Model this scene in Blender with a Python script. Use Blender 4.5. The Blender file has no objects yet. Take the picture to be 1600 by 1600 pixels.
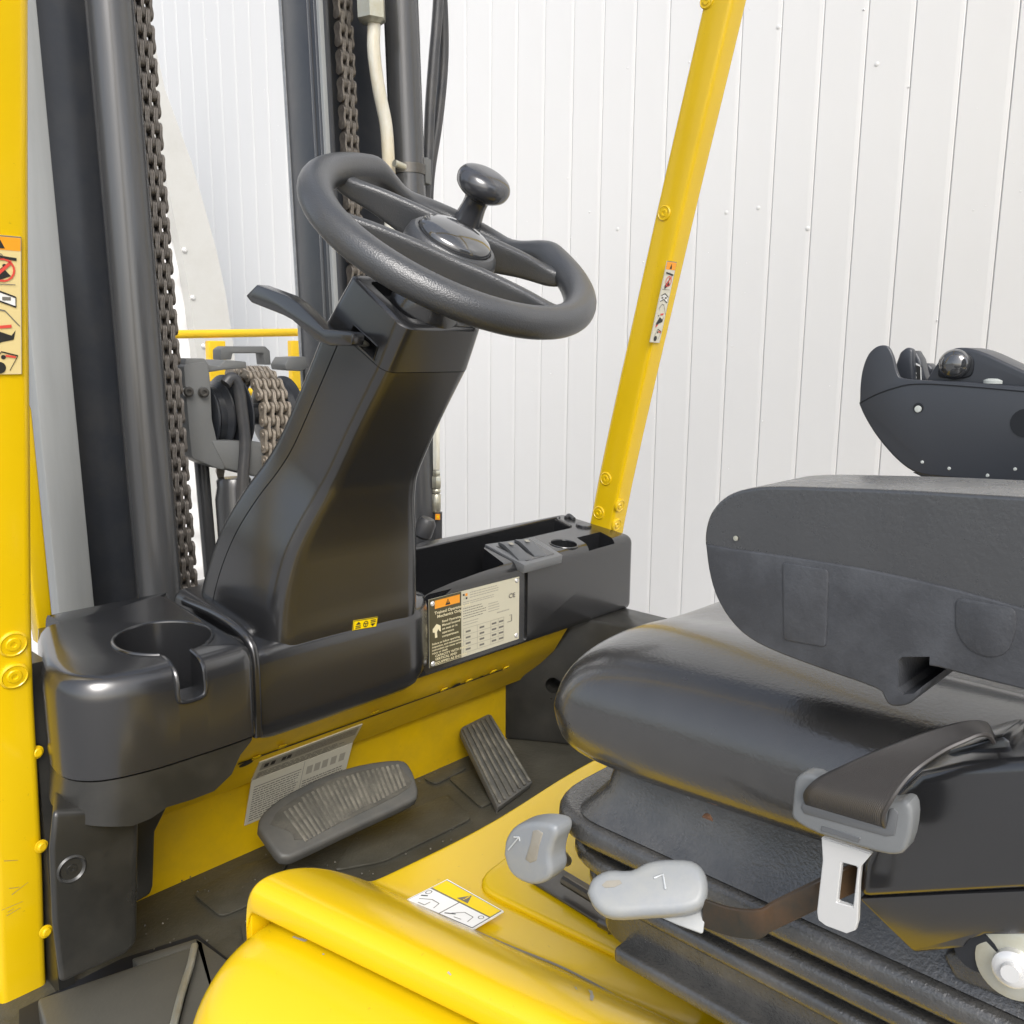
import bpy, bmesh, math, random
from mathutils import Vector, Matrix
random.seed(7)
S = bpy.context.scene
COL = S.collection
R_ = math.radians

# ------------------------------------------------------------------ camera
# The camera is the origin of the coordinates: +X truck's right, +Y truck's front, +Z up. Yard is at z = -1.45
FPX, PITCH, ROLL, YAW = 1400.0, R_(10.2), R_(0.44), R_(43.3)
Fv = Vector((math.cos(YAW)*math.cos(PITCH), math.sin(YAW)*math.cos(PITCH), -math.sin(PITCH)))
Rv = Vector((math.sin(YAW), -math.cos(YAW), 0))
Uv = Rv.cross(Fv)
cr_, sr_ = math.cos(ROLL), math.sin(ROLL)
cam_d = bpy.data.cameras.new("camera")
cam = bpy.data.objects.new("camera", cam_d); COL.objects.link(cam)
rx = Rv*cr_ + Uv*sr_
ry = Uv*cr_ - Rv*sr_
cam.matrix_world = Matrix(((rx.x, ry.x, -Fv.x, 0), (rx.y, ry.y, -Fv.y, 0), (rx.z, ry.z, -Fv.z, 0), (0, 0, 0, 1)))
cam_d.sensor_fit = 'HORIZONTAL'; cam_d.sensor_width = 36; cam_d.lens = 36*FPX/1600
cam_d.clip_start = 0.02; cam_d.clip_end = 500
S.camera = cam

# ------------------------------------------------------------------ sky, sun, exposure
SUN_EL, SUN_AZ = R_(42), R_(233)      # azimuth: direction towards the sun, from +X counter-clockwise
w = bpy.data.worlds.new("World"); S.world = w; w.use_nodes = True
nt = w.node_tree; bg = nt.nodes['Background']
sky = nt.nodes.new('ShaderNodeTexSky'); sky.sky_type = 'NISHITA'; sky.sun_disc = False
sky.sun_elevation = SUN_EL; sky.sun_rotation = R_(90) - SUN_AZ
sky.air_density = 1.0; sky.dust_density = 3.0; sky.ozone_density = 1.0
hs = nt.nodes.new('ShaderNodeHueSaturation'); hs.inputs['Saturation'].default_value = .55
nt.links.new(sky.outputs[0], hs.inputs['Color']); nt.links.new(hs.outputs[0], bg.inputs[0]); bg.inputs[1].default_value = 0.15
sl = bpy.data.lights.new("sun", 'SUN'); sl.energy = 1.5; sl.angle = R_(30); sl.color = (1.0, 0.99, 0.97)
so = bpy.data.objects.new("sun", sl); COL.objects.link(so)
sd = Vector((math.cos(SUN_AZ)*math.cos(SUN_EL), math.sin(SUN_AZ)*math.cos(SUN_EL), math.sin(SUN_EL)))
so.rotation_euler = sd.to_track_quat('Z', 'Y').to_euler(); so.location = (0, 0, 6)
S.view_settings.view_transform = 'Standard'; S.view_settings.look = 'None'
S.view_settings.exposure = 0.72; S.view_settings.gamma = 1
S.render.engine = 'CYCLES'
S.cycles.max_bounces = 10; S.cycles.diffuse_bounces = 6; S.cycles.glossy_bounces = 5

# ------------------------------------------------------------------ projection helpers (photo pixel -> point on a plane of the place)
def ray(x, y):
    u = (x-800)/FPX; v = (800-y)/FPX
    return Fv + Rv*(u*cr_ - v*sr_) + Uv*(u*sr_ + v*cr_)
def U(x, y, ax, val):
    d = ray(x, y); return d*(val/d[ax])
def UP(x, y, p0, n):
    d = ray(x, y); n = Vector(n); return d*(Vector(p0).dot(n)/d.dot(n))
def V(*a): return Vector(a)
from mathutils.bvhtree import BVHTree
def hit(o, x, y):
    """where the line of sight through photo pixel x, y meets the mesh o (meshes are stored in world coordinates)"""
    dg = bpy.context.evaluated_depsgraph_get(); bpy.context.view_layer.update()
    e = o.evaluated_get(dg).to_mesh(); t = BVHTree.FromPolygons([v.co.copy() for v in e.vertices], [tuple(p.vertices) for p in e.polygons])
    p, n, _, _ = t.ray_cast(Vector((0, 0, 0)), ray(x, y).normalized())
    if p is None: p, n = U(x, y, 1, 1.0), Vector((0, -1, 0))
    if n.dot(ray(x, y)) > 0: n = -n
    return p, n

# ------------------------------------------------------------------ materials
def mat(name, col, rough=0.5, metal=0.0, bump=0.0, bscale=200.0, var=0.0, vscale=8.0, col2=None, coat=0.0,
        spec=0.5, dust=0.0, dustcol=(0.25, 0.22, 0.17), dscale=14.0, rvar=0.0, vor=False, specks=0.0, speckcol=(0.1, 0.08, 0.05), stretch=None, bdist=0.001):
    m = bpy.data.materials.new(name); m.use_nodes = True
    n = m.node_tree.nodes; l = m.node_tree.links; p = n['Principled BSDF']
    p.inputs['Base Color'].default_value = (*col, 1); p.inputs['Roughness'].default_value = rough
    p.inputs['Metallic'].default_value = metal; p.inputs['Specular IOR Level'].default_value = spec
    if coat: p.inputs['Coat Weight'].default_value = coat; p.inputs['Coat Roughness'].default_value = 0.12
    tc = n.new('ShaderNodeTexCoord'); src = tc.outputs['Object']
    if stretch:
        mp = n.new('ShaderNodeMapping'); mp.inputs['Scale'].default_value = stretch; l.new(src, mp.inputs['Vector']); src = mp.outputs[0]
    def noise(sc, det=4, rough_=0.55):
        t = n.new('ShaderNodeTexNoise'); t.inputs['Scale'].default_value = sc; t.inputs['Detail'].default_value = det
        t.inputs['Roughness'].default_value = rough_; l.new(src, t.inputs['Vector']); return t.outputs['Fac']
    def ramp(fac, a, b, c0=0.0, c1=1.0):
        r = n.new('ShaderNodeMapRange'); r.inputs[1].default_value = a; r.inputs[2].default_value = b
        r.inputs[3].default_value = c0; r.inputs[4].default_value = c1; l.new(fac, r.inputs[0]); return r.outputs[0]
    cur = None
    def mix(fac, c):
        nonlocal cur
        x = n.new('ShaderNodeMix'); x.data_type = 'RGBA'; l.new(fac, x.inputs[0])
        if cur is None: x.inputs[6].default_value = (*col, 1)
        else: l.new(cur, x.inputs[6])
        x.inputs[7].default_value = (*c, 1); cur = x.outputs[2]
    if var or col2:
        c2 = col2 or tuple(c*(1-var) for c in col)
        mix(ramp(noise(vscale), 0.35, 0.68), c2)
    if dust:
        mix(ramp(noise(dscale, 8, 0.7), 0.42, 0.72, 0, dust), dustcol)
    if specks:
        mix(ramp(noise(160, 3, 0.6), 0.70, 0.74, 0, specks), speckcol)
    if cur is not None: l.new(cur, p.inputs['Base Color'])
    if rvar: l.new(ramp(noise(dscale*1.7, 6, 0.65), 0.3, 0.7, rough-rvar, rough+rvar), p.inputs['Roughness'])
    if bump:
        b = n.new('ShaderNodeBump'); b.inputs['Strength'].default_value = bump; b.inputs['Distance'].default_value = bdist
        if vor:
            t = n.new('ShaderNodeTexVoronoi'); t.inputs['Scale'].default_value = bscale; l.new(src, t.inputs['Vector']); l.new(t.outputs['Distance'], b.inputs['Height'])
        else: l.new(noise(bscale, 3), b.inputs['Height'])
        l.new(b.outputs[0], p.inputs['Normal'])
    return m
M = {}
M['black'] = mat('black_plastic', (.017, .0175, .019), .23, bump=.010, bscale=600, var=.03, vscale=4, spec=1.0, coat=.15)
M['black_low'] = mat('black_plastic_worn', (.016, .016, .0145), .33, bump=.04, bscale=500, spec=.8, dust=.22, dustcol=(.12, .11, .09), dscale=7, rvar=.06)
M['black_grain'] = mat('grained_black_plastic', (.040, .043, .048), .32, spec=.8, bump=.35, bscale=700, vor=True, bdist=.0007, dust=.05)
M['pod'] = mat('blue_black_plastic', (.032, .036, .045), .36, spec=.7, bump=.1, bscale=900)
M['vinyl'] = mat('seat_vinyl', (.030, .0295, .029), .22, spec=1.0, coat=.45, bump=.22, bscale=420, bdist=.0010, dust=.12, dustcol=(.10, .095, .09), dscale=26, rvar=.06)
M['armvinyl'] = mat('armrest_foam_skin', (.036, .038, .041), .28, spec=1.0, coat=.12, bump=.25, bscale=420, dust=.10, dustcol=(.10, .10, .10), dscale=22, rvar=.05)
M['arm_shell'] = mat('armrest_shell_plastic', (.038, .040, .045), .44, bump=.25, bscale=500, dust=.55, dustcol=(.085, .09, .10), dscale=30, rvar=.05)
M['bellows'] = mat('bellows_rubber', (.036, .036, .035), .25, spec=1.0, coat=.2, bump=.5, bscale=480, bdist=.0012, dust=.35, dustcol=(.15, .14, .125), dscale=18, rvar=.06)
M['gloss'] = mat('glossy_black', (.04, .042, .045), .10, bump=.02, spec=1.0, coat=1.0)
M['knobgloss'] = mat('gloss_grey_knob', (.04, .042, .048), .18, spec=1.0)
M['yellow'] = mat('yellow_paint', (.70, .465, .003), .25, bump=.05, bscale=90, var=.05, vscale=5, coat=.3, specks=.35, speckcol=(.28, .19, .02))
M['yellow_dirty'] = mat('yellow_paint_dirty', (.74, .48, .003), .34, bump=.10, bscale=60, var=.08, vscale=7, dust=.35, dustcol=(.32, .22, .03), dscale=9, specks=.6)
M['rail_yellow'] = mat('rail_yellow', (.85, .55, .01), .4, var=.1)
M['mastgrey'] = mat('mast_grey_paint', (.26, .27, .27), .38, bump=.06, bscale=60, var=.12, vscale=6, stretch=(8, 8, .6))
M['mastblack'] = mat('mast_black_paint_and_shade', (.024, .027, .033), .30, bump=.05, bscale=80, dust=.06)
M['mastedge'] = mat('worn_mast_edge', (.30, .31, .32), .42, metal=.4, dust=.4, dustcol=(.08, .08, .08), dscale=60)
M['cyl'] = mat('cylinder_black_paint', (.055, .057, .060), .24, spec=.8, bump=.05, bscale=30, var=.2, vscale=5, stretch=(10, 10, .5), dust=.12, dustcol=(.12, .10, .08), dscale=12)
M['chain'] = mat('oiled_chain_steel', (.23, .21, .19), .34, metal=.6, var=.45, vscale=60, dust=.5, dustcol=(.07, .055, .04), dscale=90, bump=.2, bscale=300)
M['chain_tan'] = mat('dry_chain_steel', (.40, .35, .29), .42, metal=.45, var=.35, vscale=60, dust=.4, dustcol=(.16, .12, .08), dscale=80, bump=.2, bscale=300)
M['moulded'] = mat('moulded_mark_grey', (.42, .44, .45), .4)
M['pin'] = mat('chain_pin_steel', (.045, .045, .048), .35, metal=.6)
M['cast'] = mat('cast_bracket_grey', (.13, .135, .135), .5, bump=.2, bscale=160, dust=.3, dustcol=(.16, .155, .14), dscale=22)
M['rubber'] = mat('hose_rubber', (.04, .042, .047), .38, bump=.2, bscale=400, dust=.15)
M['zinc'] = mat('zinc_plating', (.55, .55, .48), .32, metal=.7, dust=.5, dustcol=(.42, .34, .14), dscale=30)
M['whitepipe'] = mat('white_coated_pipe', (.66, .66, .60), .28, dust=.75, dustcol=(.46, .33, .10), dscale=14, stretch=(1, 1, .3))
M['steel'] = mat('bright_steel', (.66, .66, .65), .26, metal=.4, bump=.03)
M['darksteel'] = mat('dark_bare_steel', (.13, .125, .115), .34, metal=.7, dust=.4, dustcol=(.07, .05, .03), dscale=40)
M['rustbar'] = mat('rusty_painted_bar', (.03, .027, .02), .36, metal=.2, dust=.45, dustcol=(.17, .07, .018), dscale=16)
M['copper'] = mat('copper_pin', (.55, .30, .18), .35, metal=.8)
M['pedal'] = mat('dusty_pedal_rubber', (.085, .082, .070), .62, bump=.4, bscale=250, dust=.8, dustcol=(.30, .28, .23), dscale=20)
M['pedaldark'] = mat('clean_pedal_rubber', (.07, .071, .068), .5, bump=.2, bscale=300, dust=.2)
M['pedalworn'] = mat('worn_pedal_rubber', (.06, .058, .05), .6, bump=.4, bscale=250, dust=.45, dustcol=(.20, .185, .15), dscale=30)
M['mat'] = mat('dusty_floor_mat', (.045, .043, .033), .46, bump=.6, bscale=170, bdist=.0015, dust=.55, dustcol=(.105, .10, .08), dscale=8, rvar=.08)
M['stepblack'] = mat('step_black', (.075, .073, .062), .38, bump=.2, bscale=260, dust=.25, dustcol=(.12, .11, .09), dscale=12)
M['wallwhite'] = mat('white_cladding', (.635, .635, .63), .42, var=.03, vscale=2, dust=.22, dustcol=(.58, .58, .56), dscale=2.5, stretch=(1, 1, .35))
M['joint'] = mat('cladding_joint', (.50, .505, .505), .6)
M['tentframe'] = mat('pale_arch_frame', (.47, .47, .45), .5, dust=.4, dustcol=(.40, .39, .36), dscale=10)
M['corr'] = mat('white_corrugated', (.78, .78, .78), .3)
M['handle'] = mat('grey_lever_plastic', (.22, .235, .25), .42, bump=.08, bscale=300, dust=.35, dustcol=(.38, .36, .28), dscale=22)
M['handlepit'] = mat('dirty_lever_pocket', (.25, .235, .20), .6, dust=.5, dustcol=(.2, .17, .12), dscale=60)
M['greyplastic'] = mat('buckle_grey_plastic', (.15, .158, .162), .36, bump=.1, bscale=500, dust=.2, dustcol=(.25, .25, .24))
M['switch'] = mat('switch_grey', (.10, .105, .11), .42, bump=.1, bscale=700)
M['panelgrey'] = mat('switch_plate_grey', (.14, .145, .15), .38)
M['paper'] = mat('sticker_white', (.62, .60, .50), .4, dust=.25, dustcol=(.5, .46, .34), dscale=14)
M['plate'] = mat('nameplate_silver', (.60, .57, .44), .38, metal=.15)
M['cream'] = mat('sticker_cream', (.70, .57, .27), .4)
M['olive'] = mat('nameplate_dark', (.075, .065, .030), .4)
M['orange'] = mat('print_orange', (.85, .33, .02), .4)
M['pyellow'] = mat('print_yellow', (.87, .62, .0), .35)
M['ink'] = mat('print_black', (.02, .02, .02), .5)
M['inkgrey'] = mat('print_grey', (.16, .15, .13), .5)
M['inkpale'] = mat('print_pale_grey', (.36, .34, .28), .5)
M['inkcream'] = mat('print_cream', (.75, .68, .45), .5)
M['red'] = mat('print_red', (.65, .07, .05), .5)
M['white'] = mat('print_white', (.80, .80, .78), .4)
M['dark'] = mat('dark_cavity', (.010, .012, .016), .55)
M['ground'] = mat('yard_concrete', (.30, .295, .285), .85, bump=.3, bscale=60, var=.2, vscale=3, dust=.2, bdist=.004)
M['led'] = mat('pale_clip', (.55, .58, .55), .3)
# striped black webbing
def webbing():
    m = bpy.data.materials.new('seat_belt_webbing'); m.use_nodes = True
    n = m.node_tree.nodes; l = m.node_tree.links; p = n['Principled BSDF']
    p.inputs['Base Color'].default_value = (.050, .046, .044, 1); p.inputs['Roughness'].default_value = .34
    tc = n.new('ShaderNodeTexCoord')
    wv = n.new('ShaderNodeTexWave'); wv.inputs['Scale'].default_value = 260; wv.bands_direction = 'X'; wv.inputs['Distortion'].default_value = 1.0
    l.new(tc.outputs['UV'], wv.inputs['Vector'])
    wv.inputs['Scale'].default_value = 9
    ch = n.new('ShaderNodeTexWave'); ch.bands_direction = 'Y'; ch.inputs['Scale'].default_value = 14; l.new(tc.outputs['UV'], ch.inputs['Vector'])
    ad = n.new('ShaderNodeMath'); l.new(wv.outputs['Fac'], ad.inputs[0]); l.new(ch.outputs['Fac'], ad.inputs[1])
    b = n.new('ShaderNodeBump'); b.inputs['Strength'].default_value = .6; b.inputs['Distance'].default_value = .001
    l.new(ad.outputs[0], b.inputs['Height']); l.new(b.outputs[0], p.inputs['Normal'])
    return m
M['web'] = webbing()

# ------------------------------------------------------------------ mesh helpers
def tag(o, label=None, cat=None, group=None, kind=None):
    if label: o['label'] = label
    if cat: o['category'] = cat
    if group: o['group'] = group
    if kind: o['kind'] = kind
    return o
def empty(name, loc):
    o = bpy.data.objects.new(name, None); COL.objects.link(o); o.location = loc; return o
def wloc(o):
    v = Vector(o.location)
    return v + wloc(o.parent) if o.parent else v
def smooth(bm, ang=38):
    ca = R_(ang)
    for f in bm.faces: f.smooth = True
    for e in bm.edges:
        if len(e.link_faces) == 2 and e.calc_face_angle(0) > ca: e.smooth = False
def link_mesh(name, me, parent=None, origin=(0, 0, 0)):
    o = bpy.data.objects.new(name, me); COL.objects.link(o)
    if parent:
        o.parent = parent; o.location = Vector(origin) - wloc(parent)
    else: o.location = origin
    return o
def obj(name, bm, m, parent=None, ang=38, bev=0, seg=3, bang=30, rec=True):
    if rec: bmesh.ops.recalc_face_normals(bm, faces=bm.faces)
    if bev:
        es = [e for e in bm.edges if len(e.link_faces) == 2 and e.calc_face_angle(0) > R_(bang)]
        bmesh.ops.bevel(bm, geom=es, offset=bev, segments=seg, profile=.5, affect='EDGES', clamp_overlap=True)
    smooth(bm, ang)
    me = bpy.data.meshes.new(name); bm.to_mesh(me); bm.free()
    ms = m if isinstance(m, (list, tuple)) else [m]
    for x in ms: me.materials.append(M[x])
    return link_mesh(name, me, parent)
def nb(): return bmesh.new()
def addbox(bm, a, b, mi=0):
    x0, y0, z0 = a; x1, y1, z1 = b
    vs = [bm.verts.new(p) for p in ((x0, y0, z0), (x1, y0, z0), (x1, y1, z0), (x0, y1, z0), (x0, y0, z1), (x1, y0, z1), (x1, y1, z1), (x0, y1, z1))]
    for q in ((0, 3, 2, 1), (4, 5, 6, 7), (0, 1, 5, 4), (1, 2, 6, 5), (2, 3, 7, 6), (3, 0, 4, 7)):
        f = bm.faces.new([vs[i] for i in q]); f.material_index = mi
    return vs
def box(a, b):
    bm = nb(); addbox(bm, a, b); return bm
def addprism(bm, pts, vec, mi=0):
    vec = Vector(vec); n = len(pts)
    a = [bm.verts.new(p) for p in pts]; b = [bm.verts.new(Vector(p)+vec) for p in pts]
    fs = [bm.faces.new(a), bm.faces.new(list(reversed(b)))]
    for i in range(n): fs.append(bm.faces.new((a[i], b[i], b[(i+1) % n], a[(i+1) % n])))
    for f in fs: f.material_index = mi
    return bm
def prism(pts, vec): return addprism(nb(), pts, vec)
def addloft(bm, rings, cap=True, closed=True):
    R = [[bm.verts.new(p) for p in r] for r in rings]; n = len(R[0])
    for a, b in zip(R, R[1:]):
        for i in range(n if closed else n-1):
            try: bm.faces.new((a[i], a[(i+1) % n], b[(i+1) % n], b[i]))
            except ValueError: pass
    if cap and closed:
        bm.faces.new(list(reversed(R[0]))); bm.faces.new(R[-1])
    return bm
def loft(rings, cap=True, closed=True): return addloft(nb(), rings, cap, closed)
def cr(pts, n):
    P = [Vector(p) for p in pts]; P = [P[0]*2-P[1]] + P + [P[-1]*2-P[-2]]; out = []
    for i in range(1, len(P)-2):
        for k in range(n):
            t = k/n; a, b, c, d = P[i-1:i+3]
            out.append(.5*((2*b)+(c-a)*t+(2*a-5*b+4*c-d)*t*t+(3*b-a-3*c+d)*t**3))
    out.append(P[-2]); return out
def addtube(bm, pts, r, seg=12, cap=True):
    pts = [Vector(p) for p in pts]; rings = []; up = None
    for i, p in enumerate(pts):
        d = (pts[min(i+1, len(pts)-1)] - pts[max(i-1, 0)]).normalized()
        if up is None: up = d.orthogonal().normalized()
        up = (up - d*up.dot(d)).normalized(); s = d.cross(up)
        rr = r[i] if isinstance(r, (list, tuple)) else r
        rings.append([p + (up*math.cos(2*math.pi*k/seg) + s*math.sin(2*math.pi*k/seg))*rr for k in range(seg)])
    return addloft(bm, rings, cap)
def tube(pts, r, seg=14, cap=True): return addtube(nb(), pts, r, seg, cap)
def addlathe(bm, prof, o, ax, seg=32):
    """prof: (radius, height) list along axis ax from origin o"""
    o = Vector(o); ax = Vector(ax).normalized(); u = ax.orthogonal().normalized(); s = ax.cross(u)
    rings = [[o + ax*h + (u*math.cos(2*math.pi*k/seg)+s*math.sin(2*math.pi*k/seg))*max(r, 1e-5) for k in range(seg)] for r, h in prof]
    return addloft(bm, rings, True)
def lathe(prof, o, ax, seg=32): return addlathe(nb(), prof, o, ax, seg)
def csm(pts, n=3):
    """smooth closed outline"""
    P = [Vector(p) for p in pts]; N = len(P); out = []
    for i in range(N):
        a, b, c, d = P[i-1], P[i], P[(i+1) % N], P[(i+2) % N]
        for k in range(n):
            t = k/n; out.append(.5*((2*b)+(c-a)*t+(2*a-5*b+4*c-d)*t*t+(3*b-a-3*c+d)*t**3))
    return out
def sprof(prof, n=4):
    return [(p.x, p.y) for p in cr([(r, h, 0) for r, h in prof], n)]
def arc2(c, r, a0, a1, n):
    return [(c[0]+r*math.cos(R_(a0+(a1-a0)*i/n)), c[1]+r*math.sin(R_(a0+(a1-a0)*i/n))) for i in range(n+1)]
def fillet(pts, r, n=4):
    """round every corner of a closed 3-D polygon; r is a number or a list"""
    out = []; N = len(pts); P = [Vector(p) for p in pts]
    for i in range(N):
        rr = r[i] if isinstance(r, (list, tuple)) else r
        a, b, c = P[i-1], P[i], P[(i+1) % N]
        if rr <= 1e-6: out.append(b); continue
        u = (a-b); v = (c-b); d = min(rr, u.length*.48, v.length*.48)
        u.normalize(); v.normalize(); p0 = b+u*d; p2 = b+v*d
        for k in range(n+1):
            t = k/n; out.append(p0*(1-t)**2 + b*2*t*(1-t) + p2*t*t)
    return out
def boolean(o, cutters, op='DIFFERENCE'):
    """apply exact booleans with temporary cutter meshes"""
    tmp = []
    for c in cutters:
        bmesh.ops.recalc_face_normals(c, faces=c.faces)
        me = bpy.data.meshes.new('cut'); c.to_mesh(me); c.free(); co = bpy.data.objects.new('cut', me); COL.objects.link(co)
        md = o.modifiers.new('b', 'BOOLEAN'); md.operation = op; md.object = co; md.solver = 'EXACT'
        tmp.append(co)
    off = wloc(o)
    for t in tmp: t.location = (0, 0, 0)
    bpy.context.view_layer.update()
    dg = bpy.context.evaluated_depsgraph_get()
    me = bpy.data.meshes.new_from_object(o.evaluated_get(dg)); o.modifiers.clear()
    old = o.data; o.data = me; bpy.data.meshes.remove(old)
    for t in tmp: bpy.data.objects.remove(t)
    bm = nb(); bm.from_mesh(me); smooth(bm, 32); bm.to_mesh(me); bm.free()
    return o
def text_mesh(s, size, ox, oy, bold=False):
    c = bpy.data.curves.new('t', 'FONT'); c.body = s; c.size = size; c.resolution_u = 2
    if bold: c.offset = size*.02
    o = bpy.data.objects.new('t', c); COL.objects.link(o)
    bpy.context.view_layer.update()
    me = o.to_mesh(); vs = [(v.co.x+ox, v.co.y+oy) for v in me.vertices]; fs = [tuple(p.vertices) for p in me.polygons]
    o.to_mesh_clear(); bpy.data.objects.remove(o); bpy.data.curves.remove(c)
    return vs, fs
def decal(name, parent, quad, items, base, size, lift=.0006, thick=.0006):
    """flat print on a quad: quad = 4 points (bottom-left, bottom-right, top-right, top-left); items in local units size=(w,h).
    bilinear placement, so a sticker lies exactly on its surface"""
    q = [Vector(p) for p in quad]; nrm = (q[1]-q[0]).cross(q[3]-q[0]).normalized()
    if nrm.dot(-q[0]) < 0: nrm = -nrm
    W, H = size; mats = [base]; bm = nb()
    def P(x, y, k):
        s, t = x/W, y/H
        return (q[0]*(1-s)*(1-t)+q[1]*s*(1-t)+q[2]*s*t+q[3]*(1-s)*t) + nrm*(lift+thick+.00025*k)
    def mi(m):
        if m not in mats: mats.append(m)
        return mats.index(m)
    a = [bm.verts.new(v+nrm*lift*.2) for v in q]; b = [bm.verts.new(v+nrm*(lift+thick)) for v in q]
    bm.faces.new(b); bm.faces.new(list(reversed(a)))
    for i in range(4): bm.faces.new((a[i], a[(i+1) % 4], b[(i+1) % 4], b[i]))
    for it in items:
        k = it[0]; m = mi(it[1]); lay = 1
        if k == 'r': polys = [[(it[2], it[3]), (it[4], it[3]), (it[4], it[5]), (it[2], it[5])]]; lay = it[6] if len(it) > 6 else 1
        elif k == 'p': polys = [it[2]]; lay = it[3] if len(it) > 3 else 2
        elif k == 'c':
            polys = [[(it[2]+it[4]*math.cos(R_(18*j)), it[3]+it[4]*math.sin(R_(18*j))) for j in range(20)]]; lay = it[5] if len(it) > 5 else 2
        elif k == 'ring':
            r0, r1 = it[4], it[5]; polys = []; lay = 3
            for j in range(20):
                a0, a1 = R_(18*j), R_(18*j+18)
                polys.append([(it[2]+r0*math.cos(a0), it[3]+r0*math.sin(a0)), (it[2]+r1*math.cos(a0), it[3]+r1*math.sin(a0)), (it[2]+r1*math.cos(a1), it[3]+r1*math.sin(a1)), (it[2]+r0*math.cos(a1), it[3]+r0*math.sin(a1))])
        elif k == 'l':
            (x0, y0), (x1, y1), wd = it[2], it[3], it[4]; dx, dy = x1-x0, y1-y0; L = math.hypot(dx, dy); nx, ny = -dy/L*wd/2, dx/L*wd/2
            polys = [[(x0+nx, y0+ny), (x0-nx, y0-ny), (x1-nx, y1-ny), (x1+nx, y1+ny)]]; lay = 3
        elif k == 't':
            vs, fs = text_mesh(it[5], it[4], it[2], it[3], True)
            bv = [bm.verts.new(P(x, y, 4)) for x, y in vs]
            for f in fs:
                try: g = bm.faces.new([bv[i] for i in f]); g.material_index = m
                except ValueError: pass
            continue
        for pl in polys:
            f = bm.faces.new([bm.verts.new(P(x, y, lay)) for x, y in pl]); f.material_index = m
    for f in bm.faces:
        f.normal_update()
        if len(f.verts) and f.normal.dot(nrm) < 0 and f.calc_center_median() is not None and abs(f.normal.dot(nrm)) > .9 and f.material_index: f.normal_flip()
    me = bpy.data.meshes.new(name); bm.to_mesh(me); bm.free()
    for x in mats: me.materials.append(M[x])
    return link_mesh(name, me, parent)
def textlines(x0, x1, y0, y1, n, m, fill=.5, rnd=0.25, words=True):
    """rows of small print: separate little word bars"""
    out = []; h = (y1-y0)/n
    for i in range(n):
        y = y1-(i+1)*h+h*(1-fill)/2; xe = x1-(x1-x0)*random.random()*rnd; x = x0
        while x < xe:
            wd = (x1-x0)*random.uniform(.03, .11); xb = min(x+wd, xe)
            out.append(('r', m, x, y, xb, y+h*fill, 1)); x = xb+(x1-x0)*.015
    return out

GZ = -1.45
# =================================================================== SETTING
g = nb(); vs = [g.verts.new(p) for p in ((-60, -60, GZ), (60, -60, GZ), (60, 60, GZ), (-60, 60, GZ))]; g.faces.new(vs)
tag(obj('ground', g, 'ground'), kind='structure')

# ---- white clad wall: separate planks with recessed joints
wd = Vector((-.0591, .9983, 0)); wn = Vector((-.9983, -.0591, 0)); WP = -wn*2.5
wall = tag(empty('cladding_wall', WP + wd*2 + Vector((0, 0, GZ))), 'white clad wall of narrow upright boards with thin joints, behind the forklift', 'wall')
b = nb(); addprism(b, [WP-wn*.0030+wd*-4+V(0, 0, GZ), WP-wn*.0030+wd*11+V(0, 0, GZ), WP-wn*.12+wd*11+V(0, 0, GZ), WP-wn*.12+wd*-4+V(0, 0, GZ)], V(0, 0, 6.0))
obj('wall_backing', b, 'joint', wall)
PW = .1175
plank = None
for i in range(-26, 70):
    t0 = 1.1418 + i*PW
    if plank is None:
        prof = [(.0013, -.0028), (.0013, -.0022), (.0030, -.0011), (.0130, 0), (PW-.0030, 0), (PW-.0013, -.0012), (PW-.0013, -.0028)]
        b = nb(); addprism(b, [wd*a + wn*h for a, h in prof], V(0, 0, 5.6)); bmesh.ops.recalc_face_normals(b, faces=b.faces)
        plank = bpy.data.meshes.new('board'); b.to_mesh(plank); b.free(); plank.materials.append(M['wallwhite'])
    link_mesh('board', plank, wall, WP + wd*t0 + wn*random.uniform(0, .0004) + V(0, 0, GZ+.01))
b = nb()
for i in range(60):      # rain drops and screw heads on the cladding
    x, y = random.uniform(700, 1600), random.uniform(0, 740)
    if random.random() < .25: x, y = random.uniform(280, 440), random.uniform(60, 500)
    p = UP(x, y, WP+wn*.0008, wn); r = random.choice((.0012, .0015, .002, .0028))*random.uniform(.7, 1.1)
    addlathe(b, [(r, -.0005), (r*.95, r*.35), (r*.6, r*.75), (.0001, r*.85)], p, wn, 8)
for m_, nm in (('wallwhite', 'water_drop'),):
    tag(obj(nm, b, 'corr', wall, ang=60), kind='stuff')
b = nb()
for x, y in ((1135, 332), (1185, 325), (1216, 42), (1370, 100), (1262, 357), (965, 358)):
    p = UP(x, y, WP, wn); addlathe(b, [(.006, -.001), (.006, .0008), (.0045, .0018), (.0001, .0018)], p, wn, 16)
tag(obj('screw_cap', b, 'wallwhite', wall), kind='stuff')

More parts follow.
